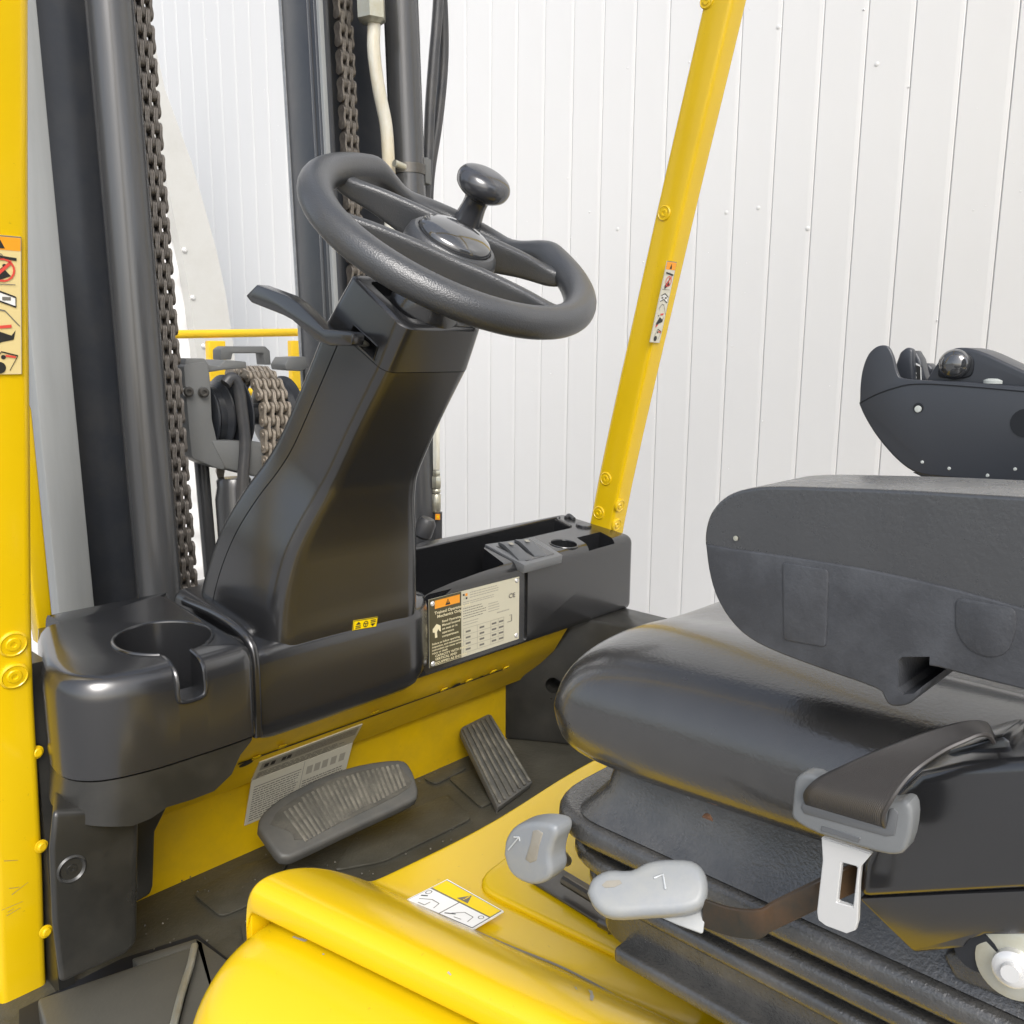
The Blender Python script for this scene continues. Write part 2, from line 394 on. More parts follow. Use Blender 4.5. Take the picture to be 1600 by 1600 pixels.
# ---- arched pale frame and corrugated sheet beyond the mast
tent = tag(empty('arched_shelter', (1.05, 3.4, GZ)), 'pale arched frame strip with white rippled sheet, behind the left lift chain', 'shelter')
YT = 3.3
right = [(240, 60), (258, 140), (280, 200), (300, 255), (320, 325), (338, 390), (352, 455), (362, 520), (372, 600), (382, 760), (388, 900)]
left = [(225, 110), (240, 190), (256, 260), (268, 320), (282, 385), (294, 450), (303, 515), (312, 600), (322, 760), (328, 900)]
pts = [U(x, y, 1, YT) for x, y in right] + [U(x, y, 1, YT) for x, y in reversed(left)]
obj('arch_strip', prism(pts, V(0, .05, 0)), 'tentframe', tent)
b = nb(); pa = []
for k in range(70):
    z = 1.9 - k*.05; pa.append((z, .012*math.sin(k*1.9)))
rows = []
for z, dy in pa:
    # right border follows the frame
    xr = None
    t = [U(x, y, 1, YT) for x, y in left]
    for a_, b_ in zip(t, t[1:]):
        if a_.z >= z >= b_.z: f = (a_.z-z)/(a_.z-b_.z); xr = a_.x+(b_.x-a_.x)*f
    if xr is None: xr = t[0].x-.1*(z-t[0].z)-.02 if z > t[0].z else t[-1].x
    rows.append([V(.2, YT+.06+dy, z), V((.2+xr)/2, YT+.06+dy*1.5, z), V(xr+.02, YT+.06+dy, z)])
addloft(b, rows, False, False)
obj('corrugated_sheet', b, 'corr', tent, rec=False)
b = nb()
for x, y in ((288, 391), (301, 465), (318, 541)):
    addlathe(b, [(.010, 0), (.010, .004), (.005, .008), (.0001, .008)], U(x, y, 1, YT), V(0, -1, 0), 12)
tag(obj('bolt_head', b, 'steel', tent), kind='stuff')

# ---- yellow guard frame beyond the mast
gr = tag(empty('guard_frame', (1.3, 2.3, GZ)), 'thin yellow tubular rail with upright posts, beyond the mast and its pulleys', 'guard rail')
YG = 2.3
a0, a1 = U(180, 524, 1, YG), U(470, 519, 1, YG)
obj('top_rail', tube([a0, a1+V(.01, 0, 0)], .0115, 12), 'rail_yellow', gr)
for xa, xb in ((323, 349), (452, 468)):
    p, q = U(xa, 530, 1, YG), U(xb, 530, 1, YG)
    obj('post', box((p.x, YG-.012, U(300, 612, 1, YG).z), (q.x, YG+.012, p.z-.004)), 'rail_yellow', gr, bev=.003)
obj('post', tube([V(a0.x, YG, GZ), a0], .0115, 10), 'rail_yellow', gr)
a2, a3 = U(180, 618, 1, YG), U(560, 608, 1, YG)
obj('lower_rail', tube([a2, a3], .0115, 12), 'rail_yellow', gr)
obj('post', tube([V(a3.x, YG, GZ), a3], .0115, 10), 'rail_yellow', gr)

# =================================================================== FORKLIFT
T = tag(empty('forklift', (.85, .5, GZ)), 'yellow forklift seen into its open cab, with black dashboard, steering wheel and black vinyl seat', 'forklift')

# ------------------------------------------------------------ pillars of the overhead guard
def pillar(x0, x1, path, dy, label=None):
    P = cr([(0, y, z) for z, y in path], 5); rings = []
    for p in P:
        q = [V(x0, p.y, p.z), V(x1, p.y, p.z), V(x1, p.y+dy, p.z), V(x0, p.y+dy, p.z)]
        rings.append(fillet(q, .009, 4))
    o = obj('guard_pillar', loft(rings), 'yellow', T)
    return o
pR = pillar(1.40, 1.447, [(1.3, .66), (.95, .742), (.567, .834), (.142, .938), (-.341, 1.048), (-.72, 1.10)], .058)
pL = pillar(.268, .320, [(1.3, .61), (.8, .745), (.292, .871), (.084, .921), (-.067, .954), (-.315, 1.008), (-.464, 1.026), (-.587, 1.040), (-.76, 1.067), (-1.0, 1.09)], .058)
pL['label'] = 'near left pillar of the guard'; pR['label'] = 'far right pillar of the guard'
def plug(p, n, r, par, m='yellow'):
    n = Vector(n).normalized()
    o = obj('plug', lathe([(r, -.002), (r, .0012), (r*.86, .0026), (r*.8, .0016), (r*.52, .0016), (r*.46, .003), (r*.22, .003), (r*.18, .0018), (.0001, .0018)], p, n, 28), m, par); return o
for x, y in ((20, 1006), (22, 1056)):
    plug(U(x, y, 1, 0.9475+(1006-y)*-.0), (0, -1, -.2), .0145, pL) if False else None
def rear_y(pth, z):
    for (z0, y0), (z1, y1) in zip(pth, pth[1:]):
        if z0 >= z >= z1: return y0+(y1-y0)*(z0-z)/(z0-z1)
pthL = [(1.3, .61), (.8, .745), (.292, .871), (.084, .921), (-.067, .954), (-.315, 1.008), (-.464, 1.026), (-.587, 1.040), (-.76, 1.067), (-1.0, 1.09)]
pthR = [(1.3, .66), (.95, .742), (.567, .834), (.142, .938), (-.341, 1.048), (-.72, 1.10)]
def on_rear(x, y, pth):
    Y = .95
    for _ in range(12):
        p = U(x, y, 1, Y); Y = rear_y(pth, p.z)
    return U(x, y, 1, Y)
for x, y in ((20, 1006), (22, 1056)): plug(on_rear(x, y, pthL), (0, -1, -.2), .0150, pL)
for x, y in ((968, 790), (963, 820)): plug(on_rear(x, y, pthR), (0, -1, -.24), .0135, pR)
for x, y in ((1038, 333), (947, 748), (936, 801)): plug(U(x, y, 0, 1.40), (-1, 0, 0), .0135, pR)
plug(U(1104, 2, 0, 1.40), (-1, 0, 0), .0125, pR)
# brace behind the near pillar
b = prism([U(x, y, 1, 1.2) for x, y in ((20, 560), (50, 640), (87, 1010), (64, 1010), (50, 920), (20, 700))], V(0, .03, 0))
obj('pillar_brace', b, 'yellow', T, bev=.003)

# warning stickers on the pillars
def warn_strip(par, quad, base='cream'):
    it = [('r', 'orange', .02, .9, .98, .99, 1), ('p', 'ink', [(.38, .91), (.62, .91), (.5, .975)], 2),
          ('l', 'ink', (.12, .86), (.5, .85), .02), ('l', 'ink', (.5, .85), (.88, .84), .02), ('ring', 'inkgrey', .5, .855, .05, .07),
          ('ring', 'red', .55, .76, .25, .30), ('l', 'red', (.34, .70), (.76, .82), .03), ('c', 'ink', .6, .79, .05), ('p', 'ink', [(.25, .70), (.55, .78), (.75, .72), (.5, .69), (.3, .66)], 2),
          ('l', 'inkgrey', (.05, .66), (.85, .66), .006),
          ('p', 'white', [(.12, .58), (.45, .61), (.45, .54), (.12, .51)], 1), ('p', 'white', [(.48, .61), (.85, .57), (.85, .50), (.48, .54)], 1),
          ('l', 'ink', (.12, .58), (.46, .61), .012), ('l', 'ink', (.46, .61), (.86, .57), .012), ('l', 'ink', (.86, .57), (.86, .50), .02), ('l', 'ink', (.12, .51), (.46, .54), .012), ('l', 'ink', (.46, .54), (.86, .50), .012),
          ('r', 'inkgrey', .18, .545, .38, .57, 2), ('r', 'inkgrey', .54, .545, .74, .57, 2),
          ('l', 'inkgrey', (.15, .42), (.4, .48), .01), ('l', 'inkgrey', (.4, .48), (.6, .47), .01), ('l', 'inkgrey', (.6, .47), (.95, .36), .01), ('l', 'inkgrey', (.2, .40), (.3, .47), .01),
          ('c', 'ink', .3, .335, .05), ('p', 'ink', [(.2, .24), (.45, .32), (.75, .29), (.85, .33), (.8, .26), (.5, .24), (.25, .19)], 2), ('l', 'red', (.45, .35), (.75, .36), .022), ('l', 'red', (.2, .20), (.38, .22), .022),
          ('l', 'ink', (.5, .17), (.9, .14), .01), ('l', 'ink', (.9, .14), (.7, .03), .01), ('l', 'ink', (.5, .17), (.3, .08), .01), ('c', 'ink', .45, .05, .16), ('c', 'ink', .55, .13, .06), ('l', 'red', (.6, .14), (.85, .13), .015)]
    # circles are drawn in squashed units: convert to the sticker's real aspect
    W = (Vector(quad[1])-Vector(quad[0])).length; H = (Vector(quad[3])-Vector(quad[0])).length; k = W/H
    out = []
    for i in it:
        if i[0] == 'c': out.append(('p', i[1], [(i[2]+i[4]*math.cos(R_(a)), i[3]+i[4]*k*math.sin(R_(a))) for a in range(0, 360, 24)], 2))
        elif i[0] == 'ring':
            for a in range(0, 360, 20):
                f = lambda r, q: (i[2]+r*math.cos(R_(q)), i[3]+r*k*math.sin(R_(q)))
                out.append(('p', i[1], [f(i[4], a), f(i[5], a), f(i[5], a+20), f(i[4], a+20)], 3))
        else: out.append(i)
    out += [('r', 'inkgrey', 0, 0, .012, 1, 1), ('r', 'inkgrey', .988, 0, 1, 1, 1), ('r', 'inkgrey', 0, .993, 1, 1, 1)]
    return decal('warning_sticker', par, quad, out, base, (1, 1))
q = [on_rear(x, y, pthL)+V(0, -.0008, 0) for x, y in ((-22, 584), (33, 584), (32, 370), (-22, 366))]
x0s = .2745
q = [V(x0s, q[1].y, q[1].z), q[1], q[2], V(x0s, q[2].y, q[2].z)]
warn_strip(pL, q)
q = [on_rear(x, y, pthR) for x, y in ((1014, 534), (1029, 535), (1056, 409), (1041, 407))]
warn_strip(pR, [p+V(0, -.001, -.0004) for p in q], 'paper')

# ------------------------------------------------------------ mast (leans forward a little)
TL = .045
def mt(x, y, z): return V(x, y+TL*z, z)
def mastbox(name, x0, x1, y0, y1, m, z0=-1.3, z1=1.3, bev=.004, par=None):
    b = nb(); addprism(b, [mt(x0, y0, z0), mt(x1, y0, z0), mt(x1, y1, z0), mt(x0, y1, z0)], V(0, TL*(z1-z0), z1-z0))
    return obj(name, b, m, par or T, bev=bev, seg=2)
YM = 1.38
mastL = mastbox('mast_upright', .47, .523, YM, YM+.055, 'mastgrey'); mastL['label'] = 'left outer mast upright in light grey'
mastbox('inner_channel', .524, .655, YM+.04, YM+.09, 'mastblack', par=mastL)  # black colour stands in for the shadow in the web recess
obj('lift_cylinder', tube([mt(.619, YM-.012, -1.2), mt(.619, YM-.012, 1.25)], .0335, 40), 'cyl', T)
mastbox('chain_backing', .6535, .690, YM+.035, YM+.05, 'mastblack', bev=.001)
# right upright
mastR = mastbox('mast_upright', .9965, 1.012, YM-.004, YM+.125, 'mastblack'); mastR['label'] = 'right mast upright in blue black'
mastbox('worn_edge', .9945, .9975, YM+.118, YM+.126, 'mastedge', bev=.0005, par=mastR)
for x, y, m in ((.9945, YM+.035, 'cyl'), (.9925, YM+.012, 'cyl'), (.990, YM+.0, 'mastgrey')):
    mastbox('guide_strip', x, .9995, y-.004, y+.004, m, bev=.0012, par=mastR)
mastbox('inner_channel', 1.013, 1.175, YM+.06, YM+.075, 'mastblack', par=mastR)
mastbox('channel_lip', 1.075, 1.079, YM+.03, YM+.062, 'mastblack', par=mastR, bev=.001)
obj('lift_cylinder', tube([mt(1.180, YM, -1.2), mt(1.180, YM, 1.25)], .033, 36), 'cyl', T)
# pale hydraulic pipe with nut, in front of the right upright
pp = [U(578, -60, 1, YM-.01), U(584, 30, 1, YM-.01), U(584, 80, 1, YM-.01), U(592, 140, 1, YM-.01), U(603, 195, 1, YM-.01), U(607, 250, 1, YM-.01), U(609, 300, 1, YM-.01), U(611, 400, 1, YM-.01), U(612, 520, 1, YM-.01)]
pipe = obj('hydraulic_pipe', tube(cr(pp, 6), .0118, 16), 'whitepipe', T)
nut0, nut1 = U(581, 37, 1, YM-.01), U(578, -50, 1, YM-.01)
obj('pipe_nut', lathe([(.018, 0), (.0265, .006), (.0265, .07), (.02, .078), (.02, .13)], nut0, nut1-nut0, 6), 'zinc', pipe)
# clamp and hoses right of the cylinder
b = nb(); c0 = U(627, 262, 1, YM)
zc = c0.z
addlathe(b, [(.0335, -.009), (.0350, -.009), (.0350, .009), (.0335, .009)], mt(1.180, YM, zc), mt(0, 0, 1)-mt(0, 0, 0), 36)
hc = obj('hose_clamp', b, 'darksteel', T)
for k in range(10):
    a = R_(150+12*k+0); 
p_ = U(624, 258, 1, YM-.035); obj('clamp_screw', tube([p_+V(-.012, 0, .002), p_+V(.012, 0, -.002)], .0065, 10), 'zinc', hc)
for dx, dm in ((0, 1), (1, 0)):
    hp = [(664+dx*14, 300), (668+dx*14, 250), (676+dx*12, 180), (683+dx*6, 100), (682+dx*5, 40), (676+dx*6, -60)]
    hh = [(664, 420), (664, 330), (669, 240), (672, 170), (677, 100), (683, 30), (688, -60)] if dx == 0 else [(669, 420), (669, 330), (672, 270), (684, 190), (692, 110), (693, 40), (688, -60)]
    obj('hydraulic_hose', tube(cr([U(x, y, 1, YM+.02+.03*dx) for x, y in hh], 6), .0105, 14), 'rubber', T)
b = nb(); q = [U(x, y, 1, YM-.012) for x, y in ((659, 246), (662, 249), (666, 286), (674, 289), (674, 250), (668, 246))]
addprism(b, q, V(0, .03, 0)); obj('hose_bracket', b, 'cast', T, bev=.001)
# fittings seen right of the steering column
f0 = [(672, 880), (681, 800), (681, 745), (681, 700), (679, 640)]
fy = 1.33
hz = obj('hydraulic_hose', tube([U(684, 850, 1, fy), U(684, 800, 1, fy)], .009, 16), 'rubber', T)
ax = (U(682, 690, 1, fy)-U(684, 800, 1, fy))
def fit(y0, y1, r, seg=6, m='zinc', x=682):
    a, b_ = U(x, y0, 1, fy), U(x, y1, 1, fy); L = (b_-a).length
    return obj('hose_fitting', lathe([(r*.88, 0), (r, .0015), (r, L-.0015), (r*.88, L)], a, b_-a, seg), m, hz)
fit(800, 772, .0088, 24); fit(771, 764, .0082, 24); fit(763, 744, .0098, 6); fit(743, 735, .0082, 6); fit(734, 640, .0075, 6, 'whitepipe')
decal('hose_tag', hz, [U(680, 812, 1, fy-.0096), U(687, 812, 1, fy-.0096), U(687, 803, 1, fy-.0096), U(680, 803, 1, fy-.0096)], [('r', 'pyellow', .3, .3, .7, .7, 1)], 'orange', (1, 1))
b = nb(); addtube(b, [U(663, 900, 1, fy+.02), U(664, 700, 1, fy+.02)], .006, 10); obj('hydraulic_hose', b, 'rubber', T)
b = nb(); addlathe(b, [(.012, -.02), (.018, -.015), (.018, .012), (.013, .02), (.001, .02)], U(664, 825, 1, 1.28), V(.2, -.3, 1), 20); obj('cable_boot', b, 'rubber', T)

# ---- leaf chains: every link an object
PIT = .0232
def link_mesh_make(offs, L=PIT, h=.0098, th=.0026, pins=None, pinm='pin', m='chain', pinlen=None):
    """plates standing in the YZ plane, stacked along X, spanning one pitch along Z"""
    b = nb(); out = []
    for k in range(9): out.append((h*math.sin(R_(-90+180*k/8+90))*-1 if False else None, None)) if False else None
    pts = []
    for k in range(9): a = R_(180*k/8); pts.append((math.cos(a)*h, L+math.sin(a)*h*.98))
    pts.append((-h*.72, L*.5))
    for k in range(9): a = R_(180+180*k/8); pts.append((math.cos(a)*h, math.sin(a)*h*.98))
    pts.append((h*.72, L*.5))
    for o_ in offs:
        addprism(b, [V(o_-th/2, y, z) for y, z in pts], V(th, 0, 0), 0)
    if pinlen:
        for z in (0, L):
            addlathe(b, [(.0001, -pinlen), (.0038, -pinlen), (.0042, -pinlen+.001), (.0042, pinlen-.001), (.0038, pinlen), (.0001, pinlen)], V(0, 0, z), V(1, 0, 0), 10)
            for f in b.faces[-12:]: f.material_index = 1
    bmesh.ops.recalc_face_normals(b, faces=b.faces); smooth(b, 40)
    me = bpy.data.meshes.new('chain_link'); b.to_mesh(me); b.free()
    me.materials.append(M[m]); me.materials.append(M[pinm]); return me
ofA = [-.0135, -.0108, -.0027, 0.0, .0081, .0108]
ofB = [-.0081, -.0054, .0027, .0054, .0135]
meA = link_mesh_make([-.0142, -.0120, -.0012, .0012, .0120, .0142], h=.0094, th=.0020, pinlen=.0155)
meB = link_mesh_make([-.0092, -.0069, -.0042, .0042, .0069, .0092], h=.0094, th=.0020)
def run_chain(label, path_fn, n, wrap=None, A=None, B=None):
    root = None
    for i in range(n):
        p, up, xx = path_fn(i)
        zz = up.normalized(); x_ = xx.normalized(); y_ = zz.cross(x_)
        me = (A or meA) if i % 2 == 0 else (B or meB)
        if root is None:
            root = link_mesh('lift_chain', me, T, p); root['label'] = label; lk = root
        else:
            lk = link_mesh('chain_link', me, root, p)
        lk.rotation_euler = Matrix((x_, y_, zz)).transposed().to_euler()
        if lk is not root:     # the first link is turned too: express the child in its frame
            Rm = root.rotation_euler.to_matrix()
            lk.location = Rm.inverted() @ (Vector(p)-wloc(root)); lk.rotation_euler = (Rm.inverted() @ Matrix((x_, y_, zz)).transposed()).to_euler()
    return root
mup = V(0, TL, 1).normalized()
run_chain('left lift chain beside the tall cylinder', lambda i: (mt(.6700, YM-.002, -.62)+mup*PIT*i, mup, V(1, 0, 0)), 58)
run_chain('right lift chain on the blue black upright', lambda i: (mt(1.040, YM-.006, -.02)+mup*PIT*i, mup, V(1, 0, 0)), 34)

# ---- pulley block on the centre cylinder
YP = 1.46; ax_z = U(380, 655, 1, YP).z
pc = U(372, 640, 1, YP); PX0 = U(325, 640, 1, YP).x; zc = pc.z-.01; RP = .072
blk = obj('pulley_bracket', (lambda: (lambda b: b)(prism(fillet([U(x, y, 1, YP-.06) for x, y in ((287, 570), (325, 565), (329, 600), (331, 655), (345, 715), (352, 735), (330, 728), (300, 715), (293, 640))], .006, 3), V(0, .05, 0))))(), 'cast', T, bev=.003, seg=2)
q = [U(x, y, 1, YP-.062) for x, y in ((330, 688), (402, 690), (452, 700), (452, 735), (400, 745), (352, 733))]
obj('bracket_arm', prism(q, V(0, .06, 0)), 'cast', blk, bev=.004, seg=2)
for x, y in ((293, 612), (317, 613)):
    obj('bolt', lathe([(.0085, 0), (.0085, .006), (.006, .009), (.004, .009), (.0035, .005), (.0001, .005)], U(x, y, 1, YP-.062), V(-.2, -1, 0), 18), 'darksteel', blk)
q = [U(x, y, 1, YP-.055) for x, y in ((288, 572), (291, 560), (320, 560), (327, 570), (343, 572), (352, 562), (385, 565), (386, 575), (350, 578), (325, 582))]
obj('top_cover', prism(q, V(0, .07, 0)), 'cast', blk, bev=.002, seg=2)
yq = YP+.045
q = [U(x, y, 1, yq) for x, y in ((345, 562), (345, 546), (352, 541), (415, 541), (422, 548), (424, 570), (414, 570), (412, 552), (364, 552), (362, 562))]
obj('chain_guard', prism(q, V(0, .03, 0)), 'cast', blk, bev=.002, seg=2)
q = [U(x, y, 1, YP) for x, y in ((445, 570), (452, 558), (478, 557), (482, 575), (470, 580), (447, 578))]
obj('chain_guard', prism(q, V(0, .05, 0)), 'cast', blk, bev=.002, seg=2)
def pulley(x0, x1, r, m='mastblack'):
    w_ = x1-x0
    return obj('pulley', lathe([(r*.35, 0), (r*.9, 0), (r, .003), (r, .006), (r*.86, w_*.35), (r*.86, w_*.65), (r, w_-.006), (r, w_-.003), (r*.9, w_), (r*.35, w_)], V(x0, YP+.01, zc), V(1, 0, 0), 48), m, T)
xA = U(345, 640, 1, YP-.05).x
pulley(xA-.008, xA+.030, .062); pulley(xA+.036, xA+.060, .072); pulley(xA+.128, xA+.165, .068)
obj('pulley_axle', tube([V(xA-.03, YP+.01, zc), V(xA+.18, YP+.01, zc)], .02, 20), 'mastblack', T)
# chain over the pulley: four plates wide
cw = [-.0260, -.0235, -.0100, -.0075, .0075, .0100, .0235, .0260]; cw2 = [-.0185, -.0160, -.0015, .0015, .0160, .0185]
mA = link_mesh_make(cw, h=.0098, th=.0024, pinlen=.029, m='chain_tan'); mB = link_mesh_make(cw2, h=.0098, th=.0024, m='chain_tan')
xC = xA+.094; rr = .078
def wrap(i):
    s = PIT*i - .10
    yc = YP+.01
    if s < 0: return V(xC, yc-rr, zc+s), V(0, 0, 1), V(1, 0, 0)
    a = s/rr
    return V(xC, yc-rr*math.cos(a), zc+rr*math.sin(a)), V(0, math.sin(a+.15), math.cos(a+.15)), V(1, 0, 0)
run_chain('broad chain running over the pulley block', wrap, 15, A=mA, B=mB)
# hose over pulley, rods and small chain below
hh = [(352, 600), (362, 590), (372, 603), (378, 640), (383, 690), (380, 740), (378, 800)]
obj('hydraulic_hose', tube(cr([U(x, y, 1, YP-.068) for x, y in hh], 6), .0098, 16), 'rubber', T)
obj('tie_rod', tube([U(314, 715, 1, YP), U(330, 900, 1, YP)], .0125, 18), 'cyl', T)
cc = U(366, 760, 1, YP-.03)
obj('centre_cylinder', lathe([(.034, -.9), (.034, -.02), (.03, 0), (.030, .012), (.027, .016)], cc, V(0, TL, 1), 36), 'cyl', T)
mS = link_mesh_make([-.002, .002], h=.0075, th=.002, pinlen=.0045, m='chain_tan'); mS2 = link_mesh_make([0], h=.0075, th=.0024, m='chain_tan')
s0 = U(343, 716, 1, YP); s1 = U(350, 850, 1, YP); sdir = (s1-s0).normalized()
mS_t = Matrix.Rotation(R_(90), 3, 'Z')
run_chain('thin tan chain hanging below the pulley block', lambda i: (s0+sdir*PIT*i, sdir, V(.25, 1, 0)), 9, A=mS, B=mS2)
mastbox('mast_crossmember', .69, .98, YM+.12, YM+.16, 'mastblack', -1.2, -.42)

# ------------------------------------------------------------ dashboard
ZT = -.352
def tp(x, y, up=0):    # point on the dash top plane
    return UP(x, y, (0, 1.0, ZT+up), (0, -.113, 1))
def ztop(y): return ZT+(y-1)*.113
dp = [(1.0, -.502), (1.0, ztop(1.0)), (1.185, ztop(1.185)), (1.195, -.36), (1.195, -.505)]
dash = obj('dashboard', prism([V(.56, y, z) for y, z in dp], V(1.412-.56, 0, 0)), 'black', T, bev=.016, seg=5)
N = V(0, -.113, 1).normalized()
def pocket(pts, depth, up=.02): 
    P_ = [tp(x, y) for x, y in pts]
    return prism([p+N*up for p in P_], -N*(depth+up))
tray = fillet([tp(600, 872), tp(866, 811.5), tp(892, 825), tp(755, 856), tp(788, 881), tp(600, 934)], .004, 3)
sq = [U(x, y, 1, 1.0) for x, y in ((674, 932), (815, 890), (822, 992), (679, 1050))]
rec = prism(fillet([V(.868, 0, -.3670), V(1.102, 0, -.3670), V(1.102, 0, -.4950), V(.868, 0, -.4950)], .010, 4), V(0, .01, 0))
for v in rec.verts: v.co.y += .994
cyl_c = tp(881, 850)
boolean(dash, [prism([p+N*.03 for p in tray], -N*.115),
               lathe([(.0245, -.07), (.0245, .02), (.0262, .03)], cyl_c, N, 40),
               pocket([(901, 840), (938, 831), (961, 843), (921, 853)], .06),
               rec])
# tray rim bead
def rim(pts, r, name='rim', m='black', par=dash, up=.0015):
    P_ = [tp(x, y)+N*up for x, y in pts]; P_ = fillet(P_, .006, 4); P_.append(P_[0])
    b = nb(); addtube(b, P_, r, 8, False); return obj(name, b, m, par)
rim([(600, 870), (866, 809), (895, 825), (900, 828)], .0022) if False else None
bb = nb()
P_ = [tp(x, y)+N*.001 for x, y in ((600, 869), (700, 848.5), (862, 811), (871, 812), (892, 823))]
addtube(bb, cr(P_, 4), .0024, 8); obj('tray_rim', bb, 'black', dash)
b = nb(); ring = [cyl_c + Matrix.Rotation(2*math.pi*k/40, 3, N) @ V(.0258, 0, 0) for k in range(41)]
addtube(b, ring, .0018, 8, False); obj('socket_rim', b, 'black', dash)
# switch plate with two rockers
def slab(pts, z0, z1): 
    P_ = [tp(x, y)+N*z0 for x, y in pts]; return prism(P_, N*(z1-z0))
swp = obj('switch_plate', slab([(757, 853), (835, 842), (879, 870), (819, 886)], -.012, .0035), 'panelgrey', dash, bev=.0018, seg=2)
obj('switch_frame', slab([(775, 857), (828, 845.5), (866, 869), (822, 880)], .0036, .0046), 'black', swp, bev=.0005, seg=1)
for (x0, y0, x1, y1) in ((787, 852, 822, 880), (812, 848, 846, 874)):
    a, c_ = tp(x0, y0), tp(x1, y1); d = (c_-a); s = d.cross(N).normalized()*-.0125; pr_ = []
    rings = []
    for t, hgt in ((0, .002), (.06, .0085), (.30, .0110), (.55, .0095), (.93, .0065), (1, .002)):
        m_ = a+d*t; rings.append([m_-s+N*.001, m_-s+N*hgt, m_+s+N*hgt, m_+s+N*.001])
    sw = obj('rocker_switch', loft(rings), 'switch', swp, bev=.0012, seg=2, bang=25)
    e = a+d*.30+N*.0131; decal('switch_mark', sw, [e-s*.3-d*.04, e+s*.3-d*.04, e+s*.3+d*.08, e-s*.3+d*.08], [], 'inkpale', (1, 1), lift=.0002, thick=.0002)
# end cap details at far right corner
obj('corner_plug', lathe([(.016, 0), (.016, .003), (.0145, .0045), (.0001, .0045)], tp(912, 822), N, 28), 'black', dash)
b = nb(); addtube(b, cr([tp(884, 809), tp(889, 808)+N*.004, tp(897, 812)+N*.001], 4), .004, 8); obj('wire_clip', b, 'rubber', dash)
# nameplate
q = [U(678, 1042, 1, .9992), U(815, 990, 1, .9992), U(808, 898, 1, .9992), U(672, 938, 1, .9992)]
q = [V(.8795, 1.0035, -.4865), V(1.083, 1.0035, -.4865), V(1.083, 1.0035, -.3765), V(.8795, 1.0035, -.3765)]
W_, H_ = 1.5, 1.0
it = [('r', 'olive', .0, 0, .50, 1, 1), ('r', 'orange', .085, .845, .475, .965, 2), ('p', 'ink', [(.245, .86), (.325, .86), (.285, .95)], 3), ('r', 'orange', .28, .885, .29, .925, 4),
      ('t', 'inkcream', .075, .765, .060, 'Trained Operators and'), ('t', 'inkcream', .115, .705, .060, 'Mechanics Only'),
      ('p', 'inkcream', [(.05, .56), (.11, .62), (.17, .58), (.175, .49), (.15, .51), (.135, .54), (.115, .50), (.12, .42), (.085, .42), (.08, .50), (.05, .51)], 2),
      ('t', 'inkcream', .19, .620, .047, 'Read Operating'), ('t', 'inkcream', .19, .565, .047, 'Manual located'), ('t', 'inkcream', .19, .510, .047, 'on seat or in'), ('t', 'inkcream', .19, .455, .047, 'operators'), ('t', 'inkcream', .19, .400, .047, 'compartment'),
      ('t', 'inkcream', .035, .325, .040, 'Failure to follow operating,'), ('t', 'inkcream', .035, .280, .040, 'inspection, and maintenance'), ('t', 'inkcream', .035, .235, .040, 'instructions can cause serious'), ('t', 'inkcream', .035, .190, .040, 'injury or death'),
      ('t', 'inkcream', .08, .135, .050, 'CAPACITY WITH MAST'), ('t', 'inkcream', .08, .085, .050, 'VERTICAL AND'), ('t', 'inkcream', .08, .030, .050, 'EQUIPPED AS SHOWN'), ('l', 'inkcream', (.08, .015), (.49, .015), .004),
      ('r', 'ink', .525, .925, .553, .955, 2), ('r', 'orange', .565, .915, .60, .955, 2), ('r', 'ink', .57, .865, .598, .895, 2), ('ring', 'inkpale', .54, .88, .010, .014)]
it += textlines(.64, 1.14, .86, .97, 3, 'inkpale', .35) + textlines(.53, 1.05, .78, .84, 2, 'inkpale', .35)
it += textlines(.53, .92, .56, .75, 5, 'inkgrey', .28) + textlines(.95, 1.15, .56, .72, 4, 'inkpale', .3) + textlines(.53, .80, .46, .54, 2, 'inkpale', .3) + textlines(1.1, 1.38, .50, .55, 1, 'inkpale', .4)
it += [('t', 'inkgrey', 1.30, .70, .10, 'CE')]
for y in (.43, .33, .24, .15, .06): it.append(('l', 'inkpale', (.53, y), (1.22, y), .005))
for x in (.53, .76, .99, 1.12, 1.22): it.append(('l', 'inkpale', (x, .06), (x, .43), .005))
for y in (.36, .27, .18, .09):
    for x in (.57, .80, 1.01, 1.135): it.append(('r', 'inkgrey', x, y, x+.08, y+.028, 2))
it += [('l', 'inkgrey', (1.32, .43), (1.36, .43), .007), ('l', 'inkgrey', (1.36, .33), (1.36, .43), .012), ('l', 'inkgrey', (1.28, .33), (1.36, .33), .008)]
npl = decal('nameplate', dash, q, it, 'plate', (W_, H_), lift=.0004, thick=.0008)
for x, y in ((.05, .93), (1.45, .95), (.05, .05), (1.45, .07)):
    p = q[0]+(q[1]-q[0])*(x/W_)+(q[3]-q[0])*(y/H_)
    obj('rivet', lathe([(.0042, 0), (.0042, .0022), (.003, .0034), (.0016, .0034), (.0012, .0015), (.0001, .0015)], p, V(0, -1, 0), 16), 'steel', npl)

